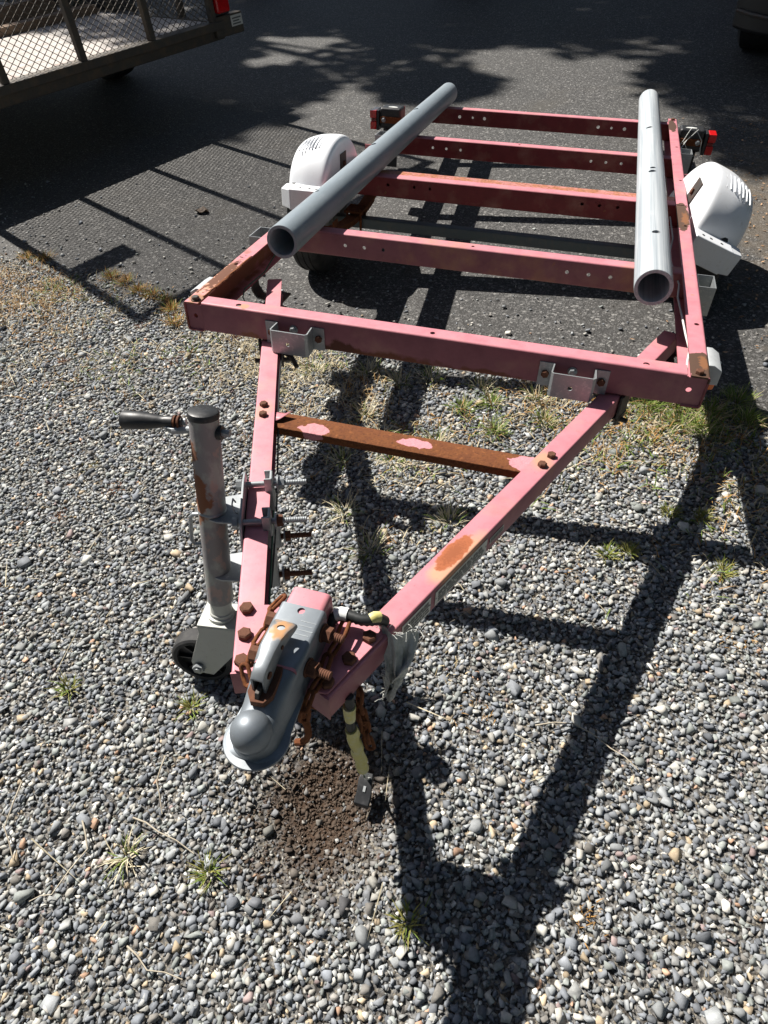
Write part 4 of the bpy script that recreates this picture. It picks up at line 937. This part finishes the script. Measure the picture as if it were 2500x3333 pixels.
MB().box((A1 - .063, -.02, ZD + .022), (A1 + .053, .02, ZD + .212)).build('lamp_frame', 'black_plastic', lp, bevel=.005)
for s, a_ in ((1, A1 + .10), (-1, A0 - .10)):
    c = Vector((a_, 1.60, .33))
    wh = MB().lathe(c, (1, 0, 0), [(0, .03 * s), (.09, .03 * s), (.12, 0), (.17, -.02), (.185, .08), (.195, .085), (.195, -.085), (.185, -.08), (.17, -.03), (0, .0)], 36, False).build('wheel', 'white_metal', U)
    MB().lathe(c, (1, 0, 0), [(.19, -.075), (.23, -.098), (.30, -.10), (.325, -.085), (.33, -.06), (.322, -.055), (.322, -.045), (.33, -.04), (.33, -.008), (.322, -.004), (.322, .004), (.33, .008), (.33, .04), (.322, .045), (.322, .055), (.33, .06), (.325, .085), (.30, .10), (.23, .098), (.19, .075)], 48).build('tyre', 'rubber', wh)
    pts = [(1.60 + .40 * cos(t), .33 + .40 * sin(t)) for t in np.linspace(.1, pi - .1, 15)]
    MB().loft([[(a_ - .12, y, z), (a_ + .12, y, z), (a_ + .12, y * .99 + .016, z - .006), (a_ - .12, y * .99 + .016, z - .006)] for y, z in pts]).build('fender', 'trailer_steel', U)
MB().cyl((A0 - .1, 1.60, .33), (A1 + .1, 1.60, .33), .03, 16).build('axle', 'trailer_steel', U)
for s in (0, 1):
    MB().obox(((A0 + .03) if s == 0 else (A1 - .03), LN, .40), ((A0 + A1) / 2, LN + 1.1, .40), (0, 0, 1), (1, 0, 0), .08, .06).build('tongue_beam', 'trailer_steel', U)
# boards lying on the deck
for k, (a0_, a1_, b0_, hh, lbl) in enumerate(((.35, 1.70, 1.55, .10, 'brown board on edge lying across the utility trailer deck'), (.75, 1.80, 1.20, .045, 'short brown board lying flat on the utility trailer deck'))):
    o = MB().box((a0_, b0_, ZD - .003), (a1_, b0_ + .10, ZD - .003 + hh)).build('wooden_board', 'old_wood', None, bevel=.004); o.matrix_world = UM; tag(o, lbl, 'board')

# ------------------------------------------------------------------ parked red car beyond the trailer
mat('car_paint', (.16, .006, .010), .25, .2, [dict(scale=300, lo=.5, hi=.7, color=(.20, .008, .012), amt=.5)], spec=.6)
mat('car_glass', (.01, .012, .013), .06, 0, spec=.8)
mat('trim_black', (.012, .012, .013), .5)
mat('chrome', (.55, .55, .56), .15, 1.0)
CAR = Matrix.Translation((2.30, 3.40, 0)) @ Matrix.Rotation(-.24, 4, 'Z')
K = empty('parked_car', CAR); tag(K, 'dark red car parked in the tree shade beyond the tipped white fender', 'car')
def bsec(y, hw, zb, zs, zt, tw):
    """body section: half width, sill z, shoulder z, top z, top half width"""
    r = .07
    P = [(0, zb), (hw - .18, zb), (hw - .07, zb + .02), (hw - .02, zb + .10), (hw, zb + .24), (hw, zs - .14), (hw - .02, zs - .04), (hw - .07, zs), (tw, zt - .02), (tw * .6, zt), (0, zt + .005)]
    R_ = [(x, y, z) for x, z in P]; return R_ + [(-x, y, z) for x, z in P[-2:0:-1]]
body = [bsec(.0, .55, .27, .60, .62, .40), bsec(.05, .70, .24, .66, .68, .52), bsec(.16, .82, .23, .74, .76, .60), bsec(.35, .89, .23, .84, .86, .66), bsec(.6, .92, .23, .90, .93, .68), bsec(1.2, .93, .24, .96, 1.00, .70), bsec(2.2, .93, .24, .98, 1.02, .72), bsec(3.4, .93, .24, 1.0, 1.04, .72), bsec(4.2, .91, .25, 1.02, 1.05, .7), bsec(4.45, .86, .30, 1.0, 1.02, .65), bsec(4.55, .72, .36, .9, .92, .5)]
bo = MB().loft(body).build('body', 'car_paint', K, smooth=50)
mb = MB()
for yw in (.88, 3.60):
    for s in (-1, 1): mb.cyl((s * .55, yw, .34), (s * 1.05, yw, .34), .40, 32)
cut(bo, mb)
def csec2(y, hw, z0, hwt, z1): return [(-hw, y, z0), (hw, y, z0), (hwt, y, z1), (-hwt, y, z1)]
MB().loft([csec2(1.15, .80, .98, .78, 1.0), csec2(1.75, .82, .99, .62, 1.50), csec2(2.6, .83, 1.0, .64, 1.60), csec2(3.9, .82, 1.02, .62, 1.55), csec2(4.40, .78, 1.02, .66, 1.08)]).build('cabin', 'car_glass', K, bevel=.03, seg=3)
MB().loft([csec2(1.72, .63, 1.50, .58, 1.53), csec2(2.6, .655, 1.60, .60, 1.64), csec2(3.95, .64, 1.56, .58, 1.585)]).build('roof', 'car_paint', K, bevel=.01)
MB().loft([[(x, -.035 + .30 * (abs(x) / .9) ** 4, .225), (x, .10 + .30 * (abs(x) / .9) ** 4, .215), (x, .10 + .30 * (abs(x) / .9) ** 4, .40), (x, -.05 + .30 * (abs(x) / .9) ** 4, .42)] for x in np.linspace(-.90, .90, 21)]).build('bumper', 'trim_black', K, bevel=.02, seg=3)
MB().tube([(x, -.055 + .30 * (abs(x) / .9) ** 4, .30 + .02 * abs(x)) for x in np.linspace(-.88, .88, 21)], .010, 8).build('bumper_trim', 'dark_steel', K)
for s in (-1, 1):
    MB().box((s * .60 - .16, .02, .58), (s * .60 + .16, .16, .72)).build('headlight', 'car_glass', K, bevel=.03, seg=3)
    MB().box((s * .70 - .10, 4.40, .66), (s * .70 + .10, 4.56, .92)).build('tail_lamp', 'red_lens', K, bevel=.02, seg=3)
    MB().box((s * .97 - .09, 1.35, 1.02), (s * .97 + .09, 1.47, 1.16)).build('mirror', 'car_paint', K, bevel=.03, seg=3)
    for yw in (.88, 3.60):
        c = Vector((s * .80, yw, .34))
        wh = MB().lathe(c, (s, 0, 0), [(0, .09), (.05, .09), (.06, .07), (.19, .085), (.215, .10), (.215, -.09), (0, -.05)], 36, False).build('wheel', 'lamp_grey', K)
        MB().lathe(c, (s, 0, 0), [(.21, -.09), (.26, -.11), (.315, -.105), (.34, -.085), (.34, .085), (.315, .105), (.26, .11), (.21, .10)], 44).build('tyre', 'rubber', wh)
MB().box((-.42, -.012, .50), (.42, .05, .60)).build('grille', 'trim_black', K, bevel=.01)

# ------------------------------------------------------------------ trees off to the side that shade the asphalt, plus an added sky-blocking ring
mat('bark', (.085, .062, .045), .95, 0, [dict(scale=14, lo=.4, hi=.7, color=(.13, .10, .075), stretch=(1, 1, .2))], bump=[('n', 30, .8, .02)], spec=.1)
mat('leaf', (.06, .10, .03), .6, 0, attr='col', spec=.3)
def quads(name, P, U_, V_, col, m):
    n = len(P); co = np.stack([P - U_ - V_ * .2, P + U_ * .1 - V_, P + U_, P - U_ * .1 + V_], 1).reshape(-1, 3)
    me = bpy.data.meshes.new(name); me.vertices.add(4 * n); me.vertices.foreach_set('co', co.ravel()); me.loops.add(4 * n); me.loops.foreach_set('vertex_index', np.arange(4 * n, dtype=np.int32))
    me.polygons.add(n); me.polygons.foreach_set('loop_start', np.arange(0, 4 * n, 4, dtype=np.int32)); me.update(calc_edges=True)
    at = me.attributes.new('col', 'FLOAT_COLOR', 'POINT'); at.data.foreach_set('color', np.concatenate([np.repeat(col, 4, 0), np.ones((4 * n, 1))], 1).ravel())
    me.materials.append(MATS[m]); return me
def tree(x, y, hc, rx, rz, n, label, leaf=.10):
    t = empty('tree', Matrix.Translation((x, y, 0))); tag(t, label, 'tree', 'trees shading the asphalt')
    mb = MB(); top = hc + rz * .3; kx, ky = rng.normal(0, .15, 2)
    trunk = [Vector((kx * s * s, ky * s * s, top * s - .15)) for s in np.linspace(0, 1, 9)]
    mb.tube(trunk, .2, 12, rfun=lambda i: .21 * (1 - i / 9.5) + .02 + (.05 if i == 0 else 0))
    cl = []
    nc = 30
    for k in range(nc):
        a = rng.uniform(0, 2 * pi); rr = rx * math.sqrt(rng.uniform(.02, 1)) * .88; zz = rng.uniform(-1, 1) * rz * math.sqrt(max(0, 1 - (rr / rx) ** 2)) + hc
        c = Vector((rr * cos(a), rr * sin(a), zz)); cl.append((c, rng.uniform(.45, .95) * rx * .33))
        s0 = trunk[min(8, max(3, int(8 * (zz - .9) / top)))]
        mid = s0.lerp(c, .5) + Vector((0, 0, .15)); mb.tube([s0, mid, c], .05, 7, rfun=lambda i: (.06, .035, .012)[i])
    mb.build('trunk', 'bark', t)
    ci = rng.integers(0, nc, n); cc = np.array([c[0][:] for c in cl])[ci]; cr = np.array([c[1] for c in cl])[ci]
    d = rng.normal(0, 1, (n, 3)); d /= np.linalg.norm(d, axis=1)[:, None]; P = cc + d * (cr * rng.random(n) ** .45)[:, None]
    u = rng.normal(0, 1, (n, 3)); u /= np.linalg.norm(u, axis=1)[:, None]; v = np.cross(u, rng.normal(0, 1, (n, 3))); v /= np.linalg.norm(v, axis=1)[:, None]
    s = rng.uniform(.6, 1.3, n)[:, None] * leaf
    col = np.array([.055, .085, .025]) * rng.lognormal(0, .3, n)[:, None] + np.array([.02, .012, 0]) * rng.random(n)[:, None]
    link('crown', quads('crown', P, u * s, v * s * .55, col, 'leaf'), None, t)
OFF = Vector((-.728, .396, 0))
def shade(sx, sy, hc, rx, rz, n, label, leaf=.10): tree(sx + OFF.x * hc, sy + OFF.y * hc, hc, rx, rz, n, label, leaf)
SHADES = [(2.5, 4.35, 8.0, 2.3, 1.1, 18000), (-1.9, 4.8, 8.6, 2.0, 1.1, 14000), (5.2, 3.8, 8.2, 2.6, 1.2, 15000), (.3, 6.9, 9.0, 2.7, 1.4, 15000), (4.0, 8.0, 9.0, 3.0, 1.6, 13000), (-5.5, 8.6, 9.2, 2.8, 1.5, 11000), (-2.2, 9.6, 9.6, 3.0, 1.5, 13000)]
SKY_BLOCKER = None
def copy_tree(src, x, y, rz, sc, label):
    c = src.copy(); C.objects.link(c); c.matrix_world = Matrix.Translation((x, y, 0)) @ Matrix.Rotation(rz, 4, 'Z') @ Matrix.Scale(sc, 4); c['label'] = label; c['group'] = 'added unseen trees that block sky light'
    for ch in src.children: d = ch.copy(); C.objects.link(d); d.parent = c
    return c
SKYBLOCK_LABEL = 'tall dense tree added out of view to block sky light'  # unseen ring of trees added to cut sky light and deepen the shadows
tree(9.5, 1.5, 10.0, 4.2, 9.5, 16000, SKYBLOCK_LABEL, .32); SKY_BLOCKER = [o for o in C.objects if o.get('label') == SKYBLOCK_LABEL][-1]; SKY_BLOCKER['group'] = 'added unseen trees that block sky light'
for k, (x_, y_, sc) in enumerate(((8.6, -4.5, 1.0), (5.0, -8.6, 1.05), (.2, -9.6, 1.0), (-4.5, -8.6, 1.1), (-8.2, -5.2, 1.0), (10.0, 7.0, 1.1), (7.0, 13.0, 1.1), (1.0, 16.0, 1.15), (-11.0, -1.2, .70))): copy_tree(SKY_BLOCKER, x_, y_, k * 1.3, sc, SKYBLOCK_LABEL)
for i, s in enumerate(SHADES): shade(*s, 'broad leafy tree standing beyond the utility trailer, its crown shading the asphalt')

# ------------------------------------------------------------------ grass, weeds, straw and litter
mat('grass', (.2, .2, .1), .7, 0, attr='col', spec=.2)
def blades(name, P, L, lean, wid, col, curl=.5, az=None):
    """tapered, curved two-segment blades"""
    n = len(P); az = rng.uniform(0, 2 * pi, n) if az is None else az
    d = np.stack([np.cos(az), np.sin(az), np.zeros(n)], 1); sd = np.stack([-np.sin(az), np.cos(az), np.zeros(n)], 1)
    z = np.array([0, 0, 1.0])
    p1 = P + (d * np.sin(lean)[:, None] + z * np.cos(lean)[:, None]) * (L * .55)[:, None]
    l2 = np.minimum(lean + curl * rng.uniform(.3, 1.3, n), 1.75)
    p2 = p1 + (d * np.sin(l2)[:, None] + z * np.cos(l2)[:, None]) * (L * .45)[:, None]
    p2[:, 2] = np.maximum(p2[:, 2], P[:, 2] + .001)
    w = sd * wid[:, None]
    co = np.stack([P - w, P + w, p1 + w * .7, p1 - w * .7, p2], 1).reshape(-1, 3); b = np.arange(n) * 5
    F4 = np.stack([b, b + 1, b + 2, b + 3], 1); F3 = np.stack([b + 3, b + 2, b + 4], 1)
    lv = np.concatenate([F4.ravel(), F3.ravel()]).astype(np.int32); st = np.concatenate([np.arange(n) * 4, 4 * n + np.arange(n) * 3]).astype(np.int32)
    me = bpy.data.meshes.new(name); me.vertices.add(5 * n); me.vertices.foreach_set('co', co.ravel()); me.loops.add(len(lv)); me.loops.foreach_set('vertex_index', lv); me.polygons.add(2 * n); me.polygons.foreach_set('loop_start', st); me.update(calc_edges=True)
    at = me.attributes.new('col', 'FLOAT_COLOR', 'POINT'); at.data.foreach_set('color', np.concatenate([np.repeat(col, 5, 0), np.ones((5 * n, 1))], 1).ravel())
    me.materials.append(MATS['grass']); return me
def stuff(name, me, label, cat):
    o = bpy.data.objects.new(name, me); C.objects.link(o); o['kind'] = 'stuff'; tag(o, label, cat); return o
STRAW = np.array([.42, .34, .20]); STRAW2 = np.array([.52, .46, .32]); ORANGE = np.array([.30, .17, .055]); GREEN = np.array([.135, .19, .035]); OLIVE = np.array([.20, .19, .055]); REDM = np.array([.20, .085, .04])
def ground_z(x, y): return terrain(x, y) + .004
# dry grass belt along the asphalt edge
n = 200000; x = rng.uniform(-2.6, 2.2, n); y = rng.uniform(-.5, 1.7, n); e = edge_y(x)
dd_ = y - e + .16 + .10 * vnoise(x * 1.1, y * 1.1, 4)
pt = np.clip(vnoise(x * 1.9, y * 1.9, 9) * 1.1 + .35, 0, 1)
pr = np.exp(-(dd_ / np.where(dd_ < 0, .30, .09)) ** 2) * pt * np.where(x < -.3, .65, .95)
k = rng.random(n) < pr; x, y = x[k], y[k]; n = len(x)
t = rng.random(n)[:, None]; wtype = np.clip(vnoise(x * .9, y * .9, 3) + .45 + np.where(x < -.3, .25, -.1), 0, 1)[:, None]
col = (STRAW * (1 - t) + STRAW2 * t); col = np.where(rng.random((n, 1)) < wtype * .75, ORANGE * (.7 + .8 * t), col); gmask = (rng.random((n, 1)) < np.clip(vnoise(x * 1.7, y * 1.7, 12) * .8 + .05 + np.where(x > 1.1, .45, 0), 0, .7)[:, None]); col = np.where(gmask, GREEN * (.7 + .8 * t), col)
P = np.stack([x, y, ground_z(x, y) + .004], 1)
stuff('dry_grass', blades('dry_grass', P, rng.uniform(.016, .050, n), rng.uniform(.3, 1.45, n), rng.uniform(.0007, .0016, n), col, .7), 'dry straw-coloured and orange grass along the edge of the asphalt', 'grass')
# moss and tiny weeds sprinkled over the gravel, in clumps
nc = 150; cx = rng.uniform(-1.6, 1.5, nc); cyy = rng.uniform(-1.0, .7, nc); kk = (cyy < edge_y(cx)) & (rng.random(nc) < np.clip(.25 + (cyy + .7) * .8, .12, 1)); cx, cyy = cx[kk], cyy[kk]
nb = rng.integers(14, 44, len(cx)); ci = np.repeat(np.arange(len(cx)), nb); n = len(ci)
rad = rng.uniform(.008, .026, len(cx))[ci]; x = cx[ci] + rng.normal(0, 1, n) * rad; y = cyy[ci] + rng.normal(0, 1, n) * rad
ct_ = np.array([REDM, ORANGE, OLIVE, STRAW, REDM])[rng.integers(0, 5, len(cx))][ci]
stuff('tiny_weeds', blades('tiny_weeds', np.stack([x, y, ground_z(x, y) + .003], 1), rng.uniform(.007, .020, n), rng.uniform(.1, 1.2, n), rng.uniform(.0006, .0012, n), ct_ * rng.uniform(.7, 1.4, n)[:, None], .5), 'tiny reddish and orange weeds sprouting between the gravel stones', 'weeds')
# loose straw stalks lying on the gravel
n = 520; x = rng.uniform(-1.7, 1.7, n); y = rng.uniform(-1.35, .7, n); kk = (y < edge_y(x) + .1) & (rng.random(n) < np.clip(.35 + (y + .6) * .5, .2, 1)); x, y = x[kk], y[kk]; n = len(x)
mb_P = np.stack([x, y, ground_z(x, y) + rng.uniform(.008, .013, n)], 1)
stuff('straw', blades('straw', mb_P, rng.lognormal(math.log(.05), .5, n), rng.uniform(1.45, 1.56, n), rng.uniform(.0006, .0013, n), (STRAW2 * .9) * rng.uniform(.6, 1.15, n)[:, None], .05), 'pale dry straw stalks lying loose on the gravel', 'straw')
mb = MB()
for pts in ([(.05, -1.02), (.075, -1.10), (.13, -1.145)], [(.21, -1.05), (.25, -1.09), (.23, -1.17), (.20, -1.19)], [(.30, -1.02), (.36, -1.03), (.44, -1.045)], [(.62, -1.24), (.70, -1.255), (.78, -1.25)], [(.40, -1.20), (.45, -1.22), (.51, -1.215)], [(1.06, .16), (1.10, .135), (1.15, .13), (1.20, .16)], [(.98, -.66), (1.05, -.64), (1.12, -.67), (1.17, -.70)], [(.30, -.9), (.31, -.95), (.35, -1.0)], [(.07, -1.2), (.12, -1.24), (.2, -1.235)], [(-.35, .1), (-.30, .16), (-.22, .2)]):
    q = [Vector((a, b, .016 + .003 * (i % 2))) for i, (a, b) in enumerate(pts)]; q = [q[0]] + [v for i in range(len(q) - 1) for v in (q[i].lerp(q[i + 1], .5) + Vector((0, .003, .003)), q[i + 1])]
    mb.tube(q, .0013, 6, rfun=lambda i, m_=len(q): .0016 - .0009 * i / m_)
me = mb.mesh('stalks', 60); mat('straw_pale', (.46, .41, .32), .8, 0, [dict(scale=40, lo=.4, hi=.7, color=(.32, .27, .20))]); me.materials.append(MATS['straw_pale']); stuff('straw_stalks', me, 'long pale curved plant stalks lying on the gravel', 'straw')
# individual tufts
def tuft(x, y, kind, r, L, n, label, group):
    col = {'green': GREEN, 'dry': STRAW2, 'mixed': OLIVE, 'orange': ORANGE * 1.2}[kind]
    c = col * rng.uniform(.75, 1.4, n)[:, None]
    if kind != 'green': m_ = rng.random(n) < .3; c[m_] = GREEN * 1.1
    else: m_ = rng.random(n) < .25; c[m_] = STRAW * 1.0
    px_ = rng.normal(0, r * .35, n); py_ = rng.normal(0, r * .35, n); az = np.arctan2(py_, px_) + rng.normal(0, .6, n)
    me = blades('grass_tuft', np.stack([px_, py_, np.zeros(n)], 1), L * rng.uniform(.5, 1.2, n), rng.uniform(.25, 1.25, n), rng.uniform(.0007, .0014, n), c, .5, az)
    o = bpy.data.objects.new('grass_tuft', me); C.objects.link(o); o.location = (x, y, float(ground_z(x, y)) + .001); tag(o, label, 'grass tuft', group)
GT = 'fresh green grass tuft growing in the gravel beside the rusty tongue crossbar'
for (x, y) in ((.75, .205), (.879, .273), (.637, .293), (.72, .33)): tuft(x, y, 'green', .03, .045, 110, GT, 'green tufts by the tongue crossbar')
for (x, y) in ((.356, -.007), (.427, -.193), (.53, -.299), (.699, -.167), (.43, .12), (.60, .12), (.50, .02), (.36, .20)): tuft(x, y, 'dry', .04, .06, 60, 'dry straw-coloured grass tuft in the gravel between the tongue beams', 'dry tufts between the tongue beams')
for (x, y) in ((1.237, .419), (1.31, .316), (1.40, .472), (1.33, .40), (1.25, .33), (1.16, .40), (1.42, .38)): tuft(x, y, 'green', .05, .045, 190, 'leafy green weed clump beneath the front corner with the rusty bare patch', 'green weeds under the front corner')
for (x, y) in ((1.336, -.186), (1.084, -.188), (1.13, -.17), (1.22, -.02), (1.30, -.02)): tuft(x, y, 'mixed', .025, .03, 80, 'olive and orange weed tuft in the gravel beside the tongue shadow', 'olive tufts beside the tongue shadow')
for (x, y, k_, lb) in ((.318, -1.079, 'dry', 'star-shaped tuft of pale dry blades in open gravel'), (.479, -1.066, 'mixed', 'small green-brown tuft next to the star-shaped dry tuft'), (.829, -1.047, 'mixed', 'dark grass tuft at the edge of the coupler shadow'), (.01, -.819, 'mixed', 'lone green sprig in open gravel some way from the jack wheel'), (.295, -.791, 'mixed', 'small green tuft by the shadow of the jack caster wheel')): tuft(x, y, k_, .022, .05 if k_ == 'dry' else .035, 55, lb, 'sparse tufts in open gravel')
for (x, y) in ((-.992, .891), (-.9, .86), (-.80, .80), (-.722, .775), (-.64, .74), (-1.408, 1.005), (-1.5, .994), (-.58, .68), (-.52, .60)): tuft(x, y, 'orange', .045, .035, 150, 'orange-brown weed clump on the asphalt edge beside the gate shadow', 'orange weeds on the asphalt edge')
for (x, y) in ((.124, .381), (.409, .382), (.505, .424), (.672, .405), (.30, .42), (.85, .38)): tuft(x, y, 'dry', .05, .05, 90, 'dry grass clump under the front crossbar of the pink trailer', 'dry clumps under the front crossbar')
# leaf litter on the asphalt at the right, and one dead leaf
n = 900; x = rng.normal(1.72, .20, n); y = rng.uniform(.7, 3.0, n)
stuff('leaf_litter', quads('leaf_litter', np.stack([x, y, rng.uniform(.003, .008, n)], 1), *(lambda a, s: (np.stack([np.cos(a) * s, np.sin(a) * s, rng.normal(0, .15, n) * s], 1), np.stack([-np.sin(a) * s * .4, np.cos(a) * s * .4, rng.normal(0, .2, n) * s], 1)))(rng.uniform(0, 6.28, n), rng.uniform(.004, .011, n)), np.array([.24, .15, .085]) * rng.lognormal(0, .4, n)[:, None], 'grass'), 'brown dead leaf and needle litter scattered on the asphalt beside the tipped fender', 'leaf litter')
mb = MB(); c0 = Vector((-.904, 1.552, .004))
rows = []
for j in range(5):
    t_ = j / 4 - .5; wv = .022 * (1 - (t_ * 1.7) ** 2) + .003
    rows.append([c0 + Vector((t_ * .07 + .004 * sin(i * 2 + j), (i - 2) / 2 * wv, .012 * abs((i - 2) / 2) ** 1.5 + .006 * sin(j * 1.9 + i))) for i in range(5)])
mb.loft(rows, cap=False, closed_ring=False); mat('dead_leaf', (.075, .05, .032), .8); o = mb.build('dead_leaf', 'dead_leaf', None, 60); o.modifiers.new('s', 'SOLIDIFY').thickness = .0008
tag(o, 'curled dark dead leaf lying on the asphalt between two gate shadow bars', 'leaf')
